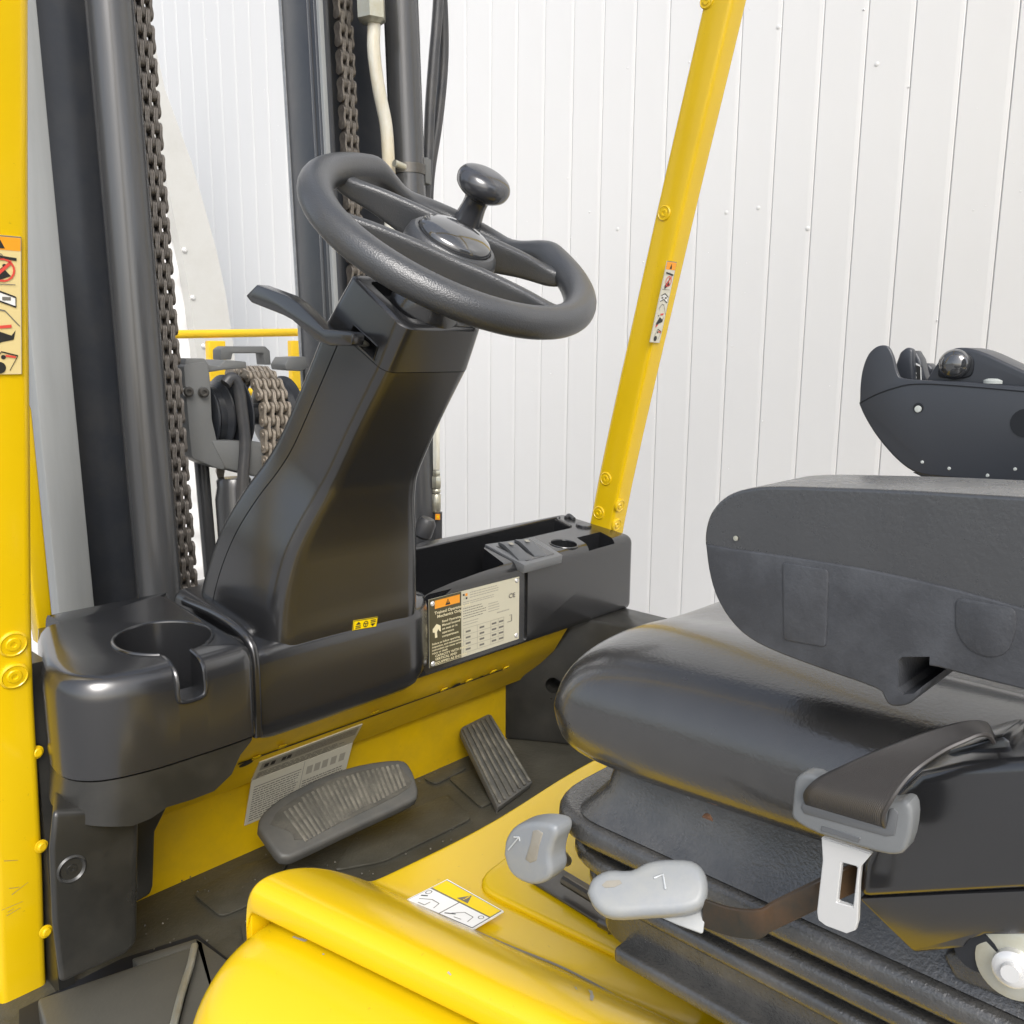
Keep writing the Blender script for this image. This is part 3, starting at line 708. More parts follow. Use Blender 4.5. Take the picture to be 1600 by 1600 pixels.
# right end leg and dark inner panel
leg = obj('dash_side_leg', box((1.335, 1.02, -.757), (1.405, 1.165, -.49)), 'black', T, bev=.012, seg=4)
pan = [(1.20, 1.16), (1.225, 1.12), (1.262, 1.06), (1.29, .99), (1.305, .90), (1.31, .80), (1.40, .80), (1.40, 1.16)]
ppan = obj('side_panel', prism([V(x, y, -.757) for x, y in cr([(a, b_, 0) for a, b_ in pan[:6]], 4)for x, y in [(x.x, x.y)]] if False else [V(p.x, p.y, -.757) for p in cr([(a, b_, 0) for a, b_ in pan[:6]], 4)] + [V(1.40, .80, -.757), V(1.40, 1.16, -.757)], V(0, 0, .26)), 'black_low', T, bev=.006, seg=2, bang=50)
hp_ = U(868, 1065, 0, 1.275)
boolean(ppan, [lathe([(.016, -.05), (.016, .06)], hp_, V(-.85, -.5, 0), 28)])
b = nb(); e_ = V(-.85, -.5, 0).normalized()
addtube(b, [hp_+Matrix.Rotation(2*math.pi*k/28, 3, e_) @ V(0, 0, .0175) for k in range(29)], .002, 8, False); obj('hole_rim', b, 'black_low', ppan)

# dash body under the steering column (neck)
nk = [V(.563, 0, 0), V(.563, 0, 0)]
def neck_ring(y, x0, x1, z0, z1, r): return fillet([V(x0, y, z0), V(x1, y, z0), V(x1, y, z1), V(x0, y, z1)], r, 4)
b = nb()
plan = [V(.548, 1.16, 0), V(.548, 1.02, 0), V(.545, .965, 0), V(.552, .949, 0), V(.60, .947, 0), V(.77, .948, 0), V(.815, .954, 0), V(.845, .972, 0), V(.868, .994, 0), V(.882, 1.03, 0), V(.882, 1.16, 0)]
rings = []
for z, ins in ((-.500, .040), (-.4925, .022), (-.481, .007), (-.468, .001), (-.45, 0), (-.385, 0), (-.375, .001), (-.3665, .005), (-.363, .014)):
    cx, cy = .71, 1.06
    rings.append([V(p.x+(ins if p.x < .6 else -ins if p.x > .82 else 0), p.y+(ins if p.y < 1.0 else 0), z) for p in cr(plan, 3)])
addloft(b, rings)
neck = obj('column_neck', b, 'black', T, ang=50)
bead = [V(.548, 1.12, -.336), V(.546, 1.04, -.335), V(.544, .985, -.340), V(.545, .955, -.352), V(.5455, .945, -.372), V(.5445, .9425, -.42), V(.544, .943, -.472)]
obj('neck_bead', tube(cr(bead, 6), .0062, 14), 'black', neck)

# cup holder console at near left end
plan = [V(.376, 1.165, 0), V(.356, 1.11, 0), V(.337, 1.05, 0), V(.322, .995, 0), V(.322, .950, 0), V(.345, .920, 0), V(.39, .906, 0), V(.44, .903, 0), V(.500, .903, 0), V(.521, .909, 0), V(.531, .94, 0), V(.536, 1.05, 0), V(.540, 1.165, 0)]
pl_ = cr(plan, 4)
def shrink(P_, d):
    c = V(.43, 1.04, 0); out = []
    n_ = len(P_)
    for i, p in enumerate(P_):
        t = (P_[(i+1) % n_]-P_[i-1]).normalized(); nn = V(t.y, -t.x, 0)
        if nn.dot(p-c) > 0: nn = -nn
        out.append(p+nn*d)
    return out
rings = [[V(p.x, p.y, -.4500+(.02 if False else 0)+(-.0)) for p in pl_]]
prof = [(0, -.4505), (0, -.362), (.0015, -.352), (.005, -.343), (.011, -.337), (.018, -.335)]
rings = []
for d, z in prof:
    s_ = shrink(pl_, d); rings.append([V(p.x, p.y, (z+(p.y-1.0)*.06) if z > -.40 else z+ (p.x-.5)*-.25*0 + ( .047*max(0, (.40-p.x)/.10)*0)) for p in s_])
cup = obj('cup_holder_console', loft(rings), 'black', T, ang=60)
ctr = UP(246, 998, (0, 1.0, -.335), (0, -.06, 1))
ctr = V(.455, .990, 0)
sl0, sl1 = V(.418, .89, 0), V(.462, .89, 0)
slot = prism([V(.4270, .86, -.30), V(.4580, .86, -.30), V(.4635, 1.0, -.30), V(.4325, 1.0, -.30)], V(0, 0, -.083))
boolean(cup, [lathe([(.0500, -.108), (.0540, .06)], ctr+V(0, 0, -.345), V(0, 0, 1), 56), slot, box((.353, 1.112, -.345), (.385, 1.20, -.28))])
b = nb(); ring = []
for k in range(49):
    a = R_(-58+ (360-62)*k/48); ring.append(ctr+V(math.cos(a)*.0548, math.sin(a)*.0548, -.3350+math.sin(a)*.0548*.06))
addtube(b, ring, .0022, 8); obj('cup_rim', b, 'black', cup)
b = nb(); z_ = -.3365
sp = [V(.4285, .936, z_-.003), V(.4275, .918, z_-.006), V(.4268, .9060, z_-.014), V(.4266, .9025, z_-.026), V(.4266, .9022, -.375), V(.431, .9022, -.3832), V(.454, .9022, -.3832), V(.4592, .9022, -.375), V(.4592, .9025, z_-.026), V(.4598, .9060, z_-.014), V(.4605, .918, z_-.006), V(.4615, .936, z_-.003)]
addtube(b, cr(sp, 4), .0026, 8); obj('slot_rim', b, 'black', cup)
# lower console and leg
z0 = -.4535
front = [(66, 1172), (372, 1156), (376, 1180), (362, 1210), (335, 1236), (300, 1250), (262, 1262), (240, 1280), (215, 1293), (160, 1300), (110, 1302), (84, 1300), (70, 1296), (66, 1290), (64, 1280)]
fr = [U(x, y, 1, .905) for x, y in front]
fr = [V(.290, .905, z0), V(.520, .905, z0)] + fr[2:-2] + [V(.270, .905, fr[-3].z), V(.270, .905, -.50)]
low = [V(p.x, p.y, -.80) for p in shrink(pl_, .0025)]
body = obj('console_skirt', prism(low, V(0, 0, .80+z0)), 'black_low', T)
c_ = prism([V(p.x, .80, p.z) for p in fr], V(0, .5, 0))
boolean(body, [c_], 'INTERSECT')
bm_ = nb(); bm_.from_mesh(body.data); es = [e for e in bm_.edges if len(e.link_faces) == 2 and e.calc_face_angle(0) > R_(40) and e.verts[0].co.z < -.47 and e.verts[0].co.y < 1.1 and e.verts[1].co.y < 1.1]
bmesh.ops.bevel(bm_, geom=es, offset=.006, segments=3, profile=.5, affect='EDGES', clamp_overlap=True); smooth(bm_, 35); bm_.to_mesh(body.data); bm_.free()
for v in body.data.vertices:
    if v.co.x < .40: v.co.x -= .034*max(0, min(1, (-.4535-v.co.z)/.25))*(.40-v.co.x)/.08 if v.co.x > .32 else .034*max(0, min(1, (-.4535-v.co.z)/.25))
lq = [U(x, y, 1, .932) for x, y in ((82, 1268), (216, 1262), (214, 1400), (213, 1476), (196, 1494), (92, 1541), (80, 1440), (76, 1330))]
legp = obj('console_leg', prism(lq, V(.047, .115, 0)), 'black_low', T, bev=.007, seg=4, bang=25)
sc, sn_ = hit(legp, 112, 1358)
obj('leg_screw', lathe([(.0155, -.002), (.0155, .0006), (.0135, .0022), (.0115, .0006), (.0105, -.001), (.0055, -.001), (.0050, .0012), (.002, .0012), (.0018, -.001), (.0001, -.001)], sc, sn_, 28), 'black_low', legp)
b = prism([U(x, y, 1, 1.0) for x, y in ((205, 1260), (262, 1225), (262, 1262), (243, 1300), (240, 1385), (236, 1398), (212, 1412))], V(0, .1, 0)); obj('rear_leg_shield', b, 'black_low', T, bev=.004)
# dark side strip with yellow bolt heads, between near pillar and console
sp_ = obj('side_bracket', box((.322, 1.035, -.80), (.340, 1.12, -.345)), 'black_low', T)
for x, y in ((60, 1175), (67, 1322), (74, 1455)):
    p = U(x-3, y, 1, 1.030); obj('bolt', lathe([(.0075, 0), (.0075, .0015), (.0052, .002), (.0052, .0035), (.004, .0045), (.0001, .0045)], p, V(.2, -1, 0), 16), 'yellow_dirty', sp_)

# ------------------------------------------------------------ steering column
st = [  # front (Y,z), back (Y,z), half width front, half width back
    ((.7655, .0215), (.853, .0830), .0610, .0680),
    ((.7775, .001), (.873, .0620), .0635, .0690),
    ((.7925, -.025), (.898, .0360), .0660, .0700)]
st2 = [((.7925, -.025), (.898, .0360), .0660, .0700),
       ((.842, -.090), (.947, -.038), .0695, .0745),
       ((.886, -.154), (.992, -.103), .0735, .0800),
       ((.902, -.182), (1.022, -.140), .0800, .0860),
       ((.918, -.215), (1.055, -.178), .0930, .0980),
       ((.931, -.250), (1.090, -.225), .1060, .1100),
       ((.940, -.290), (1.118, -.270), .1150, .1170),
       ((.946, -.330), (1.140, -.312), .1200, .1200),
       ((.9485, -.362), (1.152, -.345), .1215, .1210), ((.952, -.385), (1.155, -.37), .121, .1205)]
XC = .700
def stn(s, ins=0.0, r=.016):
    (fy, fz), (by, bz), hf, hb = s
    hf -= ins; hb -= ins; d = Vector((0, by-fy, bz-fz)).normalized()*ins
    q = [V(XC-hf, fy, fz)+d, V(XC+hf, fy, fz)+d, V(XC+hb, by, bz)-d, V(XC-hb, by, bz)-d]
    return fillet(q, [r, r, r*.8, r*.8], 6)
def interp(stations, n):
    flat = [(a[0], a[1], b_[0], b_[1], c, d) for a, b_, c, d in stations]; out = []
    for i in range(len(flat)-1):
        P_ = [flat[max(i-1, 0)], flat[i], flat[i+1], flat[min(i+2, len(flat)-1)]]
        for k in range(n):
            t = k/n; v = [.5*((2*b_)+(c-a)*t+(2*a-5*b_+4*c-d)*t*t+(3*b_-a-3*c+d)*t**3) for a, b_, c, d in zip(*P_)]
            out.append(((v[0], v[1]), (v[2], v[3]), v[4], v[5]))
    f = flat[-1]; out.append(((f[0], f[1]), (f[2], f[3]), f[4], f[5])); return out
dn = V(0, .572, -.82)
# body: front shell and rear shell split by a seam on each side
def fr_(stat, ins, r):
    return stn(stat, ins, r)
ist = interp(st2, 5)
def gap(s, d):  # slide a station down along the axis
    (fy, fz), (by, bz), hf, hb = s; return ((fy+.572*d, fz-.82*d), (by+.572*d, bz-.82*d), hf, hb)
ist[0] = gap(ist[0], .0009)
ringsF, ringsR = [], []
for k, s in enumerate(ist):
    (fy, fz), (by, bz), hf, hb = s; r = .018+.012*min(1, k/(len(ist)-1)*1.3)
    t = .70 if k < 10 else .70+.08*min(1, (k-10)/30)
    F_ = [V(XC-hf, fy, fz), V(XC+hf, fy, fz)]; B_ = [V(XC+hb, by, bz), V(XC-hb, by, bz)]
    m1 = F_[1].lerp(B_[0], t); m0 = F_[0].lerp(B_[1], t); e = (B_[0]-F_[1]).normalized()*.0010
    ringsF.append(fillet([m0-e, F_[0], F_[1], m1-e, m1-e+V(-.012, 0, 0), m0-e+V(.012, 0, 0)], [0, r, r, 0, 0, 0], 6))
    ringsR.append(fillet([m0+e+V(.012, 0, 0), m1+e+V(-.012, 0, 0), m1+e, B_[0], B_[1], m0+e], [0, 0, 0, r*.7, r*.7, 0], 6))
column = obj('steering_column', loft(ringsF), 'black', T, ang=40)
obj('rear_cover', loft(ringsR), 'black', column, ang=40)
obj('seam_core', loft([stn(s, .006, .02) for s in ist]), 'dark', column)
cs = interp(st, 4); rg = [stn(s, 0, .017) for s in cs]
rg = [stn(gap(cs[0], -.0035), .0065, .016), stn(gap(cs[0], -.003), .004, .016), stn(gap(cs[0], -.0012), .0012, .017)] + rg + [stn(gap(cs[-1], 0), 0, .017)]
collar = obj('column_collar', loft(rg), 'black', T, ang=40)
# sunken top of the collar
topn = V(0, -.572, .82).normalized()
(fy, fz), (by, bz), hf, hb = cs[0]
tq = stn(gap(cs[0], -.0), .016, .014)
boolean(collar, [prism([p+topn*.02 for p in tq], -topn*.034),
                 prism([V(.60, y_, z_)for y_, z_ in ((.8335, .0045), (.8445, .0185), (.8770, .0120), (.8745, -.0085), (.8650, -.0230))], V(.06, 0, 0)) if False else
                 prism([V(.59, *U(x, y, 0, .632).yz) for x, y in ((553, 508), (590, 541), (584, 562), (545, 524))], V(.065, 0, 0))])
obj('collar_floor', prism([p-topn*.030 for p in stn(cs[0], .012, .014)], -topn*.003), 'black', collar)
fq = [U(x, y, 0, .632) for x, y in ((553, 507), (590.5, 541), (584, 563), (545, 525))]; fq = [V(.6318, p.y, p.z) for p in fq]
b = nb(); addtube(b, fq+[fq[0]], .0008, 6, False); obj('slot_frame', b, 'black', collar)
# shaft under the wheel
C = V(.6999, .7508, .1178); n_ = V(0, -.572, .82).normalized(); e1 = V(1, 0, 0); e2 = n_.cross(e1)
obj('column_shaft', lathe([(.034, -.115), (.040, -.098), (.042, -.080), (.036, -.070), (.034, -.04)], C, n_, 40), 'black', T)
# tilt lever
lp = [U(x, y, 0, .60) for x, y in ((383, 462), (401, 444), (447, 461), (466, 474), (505, 514), (548, 519), (552, 524), (549, 540), (512, 540), (492, 532), (455, 500), (440, 492), (392, 473))]
lev = obj('tilt_lever', prism(lp, V(.020, .004, 0)), 'black', T, bev=.003, seg=2)
obj('lever_shaft', tube([U(545, 531, 0, .61), U(562, 533, 0, .63), U(572, 540, 0, .645)], .0045, 12), 'zinc', lev)
# tilt direction sticker
yk = .9462
kq = [V(p.x, yk, p.z) for p in (U(553, 986, 1, yk), U(590, 980, 1, yk), U(591, 964, 1, yk), U(553, 970, 1, yk))]
def onfront(z):
    for a, b_ in zip(ist, ist[1:]):
        if a[0][1] >= z >= b_[0][1]: return a[0][0]+(b_[0][0]-a[0][0])*(a[0][1]-z)/(a[0][1]-b_[0][1])
    return .949
kq = [V(p.x, onfront(p.z)-.0006, p.z) for p in kq]
decal('tilt_sticker', column, kq, [('r', 'ink', 0, 0, 3, .07, 1), ('r', 'ink', 0, .93, 3, 1, 1), ('r', 'ink', 0, 0, .05, 1, 1), ('r', 'ink', 2.95, 0, 3, 1, 1),
      ('p', 'ink', [(.25, .55), (.9, .55), (.6, .85)]), ('r', 'ink', .25, .35, .9, .45, 2), ('r', 'ink', .25, .18, .9, .28, 2),
      ('ring', 'ink', 1.5, .5, .24, .32), ('l', 'ink', (1.2, .55), (1.8, .55), .08), ('l', 'ink', (1.5, .5), (1.5, .2), .08),
      ('p', 'ink', [(2.1, .45), (2.75, .45), (2.45, .15)]), ('r', 'ink', 2.1, .55, 2.75, .65, 2), ('r', 'ink', 2.1, .72, 2.75, .82, 2)], 'orange' if False else 'pyellow', (3, 1), lift=.0005)

# ------------------------------------------------------------ steering wheel
def WPt(u, v, h, rot=R_(-40)):
    a = u*math.cos(rot)-v*math.sin(rot); b_ = u*math.sin(rot)+v*math.cos(rot)
    return C+e1*a+e2*b_+n_*h
b = nb(); Rr = []
def sst(x): x = max(0, min(1, x)); return x*x*(3-2*x)
for k in range(120):
    a = 2*math.pi*k/120; dg_ = math.degrees(a); wgt = sst((49-abs(dg_-86))/27)
    c = WPt(.1562*math.cos(a), .1562*math.sin(a), -.025*wgt); rad = (WPt(math.cos(a), math.sin(a), 0)-C).normalized()
    end = abs(math.cos(a))**8
    rv, rh = .0180*(1-.15*wgt)*(1+.06*end), .0170*(1-.42*wgt)*(1+.06*end)
    Rr.append([b.verts.new(c+rad*rv*math.cos(t)+n_*rh*math.sin(t)) for t in [2*math.pi*j/24 for j in range(24)]])
for i in range(120):
    A_, B_ = Rr[i], Rr[(i+1) % 120]
    for j in range(24): b.faces.new((A_[j], A_[(j+1) % 24], B_[(j+1) % 24], B_[j]))
wheel = obj('steering_wheel', b, 'black_grain', T, ang=80)
for sgn in (-1, 1):
    path = [(-.157, .050, -.002), (-.143, .056, -.004), (-.125, .057, -.0105), (-.09, .056, -.012), (-.045, .054, -.016), (0, .053, -.018), (.045, .054, -.016), (.09, .056, -.012), (.125, .057, -.0105), (.143, .056, -.004), (.157, .050, -.002)]
    P_ = cr([(a, b_, c) for a, b_, c in path], 5); rings = []
    for i, p in enumerate(P_):
        au = abs(p.x); ht = .0215-.0110*sst((au-.02)/.125); wdt = .0075+.0045*sst((au-.10)/.05)
        o_ = WPt(p.x, p.y*sgn, p.z); vv = (WPt(p.x, p.y*sgn+.01, p.z)-o_).normalized()
        rings.append([o_+vv*wdt*math.copysign(abs(math.cos(t))**.55, math.cos(t))+n_*ht*math.copysign(abs(math.sin(t))**.55, math.sin(t)) for t in [2*math.pi*j/24 for j in range(24)]])
    obj('spoke', loft(rings), 'black_grain', wheel, ang=60)
obj('hub', lathe([(.040, -.060), (.052, -.048), (.0545, -.030), (.0540, -.016), (.0515, -.008), (.047, -.0035), (.0435, -.0035), (.0425, -.006)], C+n_*.007, n_, 56), 'black_grain', wheel)
obj('horn_cap', lathe([(.042, -.012), (.042, -.0035), (.0410, .000), (.038, .0025), (.029, .0065), (.016, .009), (.0001, .0100)], C+n_*.009, n_, 56), 'gloss', wheel)
kb = WPt(.020, .146, -.016)
knob = obj('spinner_knob', lathe(sprof([(.0185, -.006), (.0170, .004), (.0155, .014), (.0150, .022), (.0165, .028), (.0235, .0315), (.0310, .0375), (.0340, .045), (.0335, .052), (.0285, .059), (.0185, .0632), (.0100, .0643), (.0001, .0645)], 4), kb, n_, 64), 'knobgloss', wheel, ang=50)
obj('knob_clamp', lathe([(.020, -.024), (.022, -.020), (.021, -.006), (.019, -.003)], kb, n_, 32), 'black_grain', wheel)

# ------------------------------------------------------------ yellow cowl under dash, floor, pedals
cp = [(1.02, -.498), (1.060, -.562), (1.120, -.622), (1.126, -.632), (1.150, -.640), (1.150, -.770), (1.165, -.770), (1.165, -.63), (1.133, -.618), (1.072, -.553), (1.035, -.49)]
X0, X1 = .36, 1.245
cowl = obj('cowl_panel', prism([V(X0, y, z) for y, z in cp], V(X1-X0, 0, 0)), 'yellow_dirty', T, bev=.002, seg=2)
def cy(z):   # Y on the cowl's slanted part
    return 1.02+(z+.498)/-.064*.04 if z > -.562 else 1.06+(z+.562)/-.060*.06
sn = V(0, -.72, -.69).normalized()
seam_p = (0, 1.068, -.570)
b = nb()
def onsl(x, y): return UP(x, y, (0, 1.07, -.572), sn)
s0_, s1_ = onsl(372, 1193), onsl(792, 1043)
def strip(bm, a, c, w_, t=.0014, mi=0):
    d = (c-a).normalized(); s = d.cross(sn).normalized()*w_/2
    addprism(bm, [a-s+sn*.0006, c-s+sn*.0006, c+s+sn*.0006, a+s+sn*.0006], sn*t, mi)
strip(b, s0_, s1_, .0035, .0006)
obj('panel_joint', b, 'dark', cowl)
for x, y, r in ((712, 1070, .0075), (384, 1192, .0085), (752, 1056, .003), (775, 1048, .003)):
    o_ = onsl(x, y); b = nb(); P_ = [o_+(V(1, 0, 0)*math.cos(t)*r*1.25+V(0, .69, -.72)*math.sin(t)*r)+sn*.0014 for t in [R_(k*20) for k in range(18)]]
    b.faces.new([b.verts.new(p) for p in P_]); obj('drain_hole', b, 'dark', cowl)
for x, y in ((440, 1165), (585, 1112), (693, 1076), (732, 1062), (770, 1048), (790, 1042), (400, 1182)):
    o_ = onsl(x, y); b = nb(); strip(b, o_-V(.006, 0, 0), o_+V(.006, 0, 0), .008, .0022); obj('weld_tab', b, 'yellow', cowl, bev=.0006, seg=1)
# dark opening under the neck
ov = [onsl(x, y)+sn*.0016 for x, y in ((380, 1150), (440, 1150), (478, 1132), (488, 1118), (470, 1110), (380, 1130))]
# instruction sheet folded over the lip
lipz = -.6235
a_tl, a_tr = onsl(407, 1192), onsl(566, 1131)
tl, tr = onsl(405, 1190), onsl(566, 1130)
ml, mr = V(U(392, 1215, 1, 1.122).x, 1.1215, -.6255), V(U(550, 1160, 1, 1.122).x, 1.1215, -.6255)
rows = textlines(.0, 1, 0, .42, 5, 'inkpale', .35) 
it = [('r', 'inkpale', .03, .50, .97, .90, 1)] + [('r', 'ink', x, .62, x+.04, .82, 3) for x in (.06, .12, .22, .27)] + textlines(.35, .97, .55, .9, 4, 'inkgrey', .3) + textlines(.03, .97, .05, .4, 4, 'inkgrey', .35)
decal('instruction_sheet', cowl, [ml, mr, tr, tl], it, 'paper', (1, 1), lift=.0012)
bl, br = V(ml.x, 1.1492, -.7090), V(mr.x-.004, 1.1492, -.7090)
it2 = [('l', 'inkgrey', (.5, 0), (.5, 1), .004)] + textlines(.03, .48, .05, .80, 14, 'inkgrey', .4, .1) + textlines(.52, .97, .05, .55, 9, 'inkgrey', .4, .1) + [('r', 'inkpale', x, .66, x+.06, .84, 1) for x in (.54, .62, .70, .79, .88)] + [('l', 'ink', (.03, .84), (.48, .84), .012)]
mlw, mrw = V(ml.x, 1.1492, -.6405), V(mr.x-.002, 1.1492, -.6405)
decal('instruction_sheet', cowl, [bl, br, mr+V(0, 0, -.001), ml+V(0, 0, -.001)], it2, 'paper', (1, 1), lift=.0012)

FZ = -.757
fl = obj('floor_plate', box((.25, .30, FZ-.02), (1.41, 1.16, FZ)), 'mat', T)
def fpad(pts, h=.004, name='mat_pad', m='mat'):
    P_ = fillet([U(x, y, 2, FZ+h) for x, y in pts], .012, 3)
    return obj(name, prism([p-V(0, 0, h-.0005) for p in P_], V(0, 0, h)), m, fl, bev=.0015, seg=2)
fpad([(300, 1395), (345, 1432), (420, 1400), (460, 1330), (380, 1350)])
fpad([(375, 1440), (385, 1500), (420, 1490), (430, 1400)])
fpad([(560, 1300), (700, 1240), (738, 1278), (600, 1345), (520, 1360)])
fpad([(745, 1200), (700, 1215), (752, 1262), (800, 1235)])
fpad([(660, 1215), (720, 1190), (730, 1200), (680, 1225)])
# sill and step pads at bottom left
sz = -.722
P_ = [U(x, y, 2, sz) for x, y in ((58, 1560), (303, 1477), (258, 1640), (90, 1690))]
gq = [U(x, y, 2, FZ+.0035) for x, y in ((190, 1500), (308, 1462), (356, 1500), (345, 1660), (30, 1660), (30, 1580))]
obj('step_gap_shade', prism(gq, V(0, 0, .002)), 'dark', T)  # flat dark sheet on the floor, painting the shaded gap round the step
step = obj('step_pad', prism(P_, V(0, 0, -.04)), 'stepblack', T, bev=.004, seg=3)
obj('edge_trim', tube(cr([U(x, y, 2, sz+.003) for x, y in ((304, 1478), (297, 1510), (283, 1555), (262, 1640))], 6), .0045, 10), 'zinc', step)
P_ = [U(x, y, 2, sz-.01) for x, y in ((200, 1492), (306, 1462), (352, 1500), (330, 1580), (300, 1640), (265, 1640), (305, 1480))]
obj('sill_ledge', prism([U(x, y, 2, sz-.008) for x, y in ((205, 1497), (308, 1465), (370, 1510), (360, 1640), (268, 1640), (310, 1477), (215, 1507))], V(0, 0, -.02)), 'stepblack', T, bev=.003, seg=2)
obj('sill_base', box((.25, .45, -.80), (.48, 1.0, -.758)), 'mat', T)

# brake pedal
pn = V(-.05, -.42, .90).normalized(); p0 = U(530, 1262, 2, -.665)
out = [(404, 1292), (409, 1272), (440, 1245), (500, 1214), (560, 1194), (622, 1186), (641, 1197), (652, 1225), (653, 1240), (642, 1252), (560, 1290), (470, 1333), (447, 1339), (432, 1332)]
P_ = [UP(x, y, p0, pn) for x, y in out]
bp = obj('brake_pedal', prism(cr(P_+[P_[0]], 3)[:-1], -pn*.020), 'pedaldark', T, bev=.006, seg=4, bang=50)
ins = [(422, 1288), (440, 1262), (500, 1226), (560, 1205), (618, 1197), (632, 1207), (640, 1230), (560, 1272), (470, 1312), (455, 1300)]
for i in range(24):
    t = i/23; ax_, ay_ = 440+t*180, 1262-t*68+math.sin(t*math.pi)*-12; bx_, by_ = 482+t*152, 1318-t*86
    if 8 <= i <= 24: pass
    a, c_ = UP(ax_, ay_, p0, pn), UP(bx_, by_, p0, pn)
    wear = .0022 if i < 8 else .0009 if i < 17 else .0013
    a2 = a.lerp(c_, .04 if i > 3 else .12); c2 = a.lerp(c_, .94 if i < 9 or i > 15 else .9)
    obj('tread_rib', tube([a2, c2], .0026, 6), 'pedal', bp); bpy.data.objects[-1] if False else None
    COL.objects[-1] if False else None
    last = bp.children[-1] if bp.children else None
P_ = [UP(x, y, p0+pn*.0008, pn) for x, y in ins]
obj('worn_face', prism(cr(P_+[P_[0]], 3)[:-1], -pn*.001), 'pedalworn', bp)
obj('pedal_arm', tube([p0-pn*.02, p0+V(0, .05, -.045), p0+V(0, .14, -.05)], .011, 12), 'black_low', bp)
# accelerator pedal
aq = [U(718, 1138, 2, -.690), U(766, 1114, 2, -.690), U(832, 1222, 2, -.745), U(778, 1262, 2, -.745)]
an = (aq[1]-aq[0]).cross(aq[3]-aq[0]).normalized(); an = an if an.z > 0 else -an
acc = obj('accelerator_pedal', prism(fillet(aq, [.012, .012, .004, .004], 4), -an*.012), 'pedaldark', T, bev=.002, seg=2)
for k in range(7):
    s = .07+.86*k/6; a = aq[0].lerp(aq[1], s).lerp(aq[3].lerp(aq[2], s), .04); c_ = aq[0].lerp(aq[1], s).lerp(aq[3].lerp(aq[2], s), .98)
    b = nb(); d = (c_-a).normalized(); sd_ = d.cross(an).normalized()*.0026
    addprism(b, [a-sd_, c_-sd_, c_+sd_, a+sd_], an*.0038); obj('tread_rib', b, 'pedal', acc, bev=.001, seg=2)

# ------------------------------------------------------------ hood (yellow cover under the seat)
def crx(Y): return .394+(.651-Y)*.20
def station(Y):
    s = .365+(.652-Y)*.19; sm = .4815+(.656-Y)*.155; m_ = lambda f: s+.018+(sm-s-.018)*f
    P_ = [(1.25, -.62), (1.18, -.535), (1.10, -.512), (.95, -.508), (.80, -.505), (.70, -.517), (.62, -.519), (.56, -.517), (sm+.016, -.5148), (sm+.006, -.5125), (sm-.002, -.5075), (m_(.90), -.5005), (m_(.76), -.4905), (m_(.56), -.4765), (m_(.34), -.4650), (m_(.14), -.4580), (s+.014, -.4556), (s+.0055, -.4562), (s-.0010, -.4590), (s-.0050, -.4640), (s-.0065, -.4710), (s-.0060, -.4850)]
    return [V(x, Y, zz) for x, zz in P_]
ys = [.646, .640, .630, .615, .60, .57, .53, .48, .42, .36, .30, .22, .14, .05, -.05, -.15]
front = []
for dy, dz in ((.012, .28), (.0125, .10), (.0120, .030), (.0098, .012), (.0060, .0045), (.0028, .0012)):
    front.append([V(p.x, p.y+dy, p.z-dz) for p in station(.646)])
hood = obj('hood', loft(front+[station(y) for y in ys], cap=False, closed=False), 'yellow', T, ang=60, rec=True)
md = hood.modifiers.new('thick', 'SOLIDIFY'); md.thickness = .0040; md.offset = -1
hood_md = md
md = hood.modifiers.new('sub', 'SUBSURF'); md.levels = 2; md.render_levels = 2
def cov(Y, dz=0, dx=0):
    s = .365+(.652-Y)*.19; c = s+.03
    P_ = [(s+.050, -.560), (s+.048, -.502), (s+.036, -.4945), (s+.012, -.4925), (s-.012, -.4950), (s-.036, -.5010), (s-.060, -.513), (s-.080, -.535), (s-.092, -.568), (s-.098, -.63), (s-.099, -.72), (s-.099, -.85)]
    return [V(x+dx*max(0, min(1, (c+.0-x)/.1)), Y, z-dz) for x, z in P_]
rings = [cov(.6575, .12, .05), cov(.6572, .045, .042), cov(.655, .022, .034), cov(.650, .0105, .024), cov(.642, .0045, .015), cov(.628, .0012, .006), cov(.61)]+[cov(y) for y in (.58, .54, .48, .42, .36, .30, .22, .14, .05, -.05, -.15)]
cover = obj('side_cover', loft(rings, cap=False, closed=False), 'yellow', T, ang=60)
md = cover.modifiers.new('sub', 'SUBSURF'); md.levels = 2; md.render_levels = 2
# raised plinth round the seat
P_ = fillet([U(x, y, 2, -.507) for x, y in ((717, 1345), (868, 1258), (960, 1225), (1400, 1500), (1250, 1640), (1060, 1530))], .03, 6)
P_ = fillet([V(.553, .575, -.520), V(.80, .600, -.515), V(1.0, .60, -.515), V(1.0, 0, -.515), V(.60, 0, -.518), V(.580, .30, -.520)], [.035, .03, .03, 0, 0, 0], 6)
obj('seat_plinth', prism(P_, V(0, 0, .0085)), 'yellow', hood, bev=.0055, seg=4, bang=50)
# black line of the hood joint
b = nb(); 
addtube(b, cr([UP(x, y, (0, 0, -.5085), (0, 0, 1)) for x, y in ((738, 1453), (800, 1480), (870, 1508), (920, 1533), (968, 1560))], 4), .0010, 6); obj('paint_crack', b, 'inkgrey', hood)
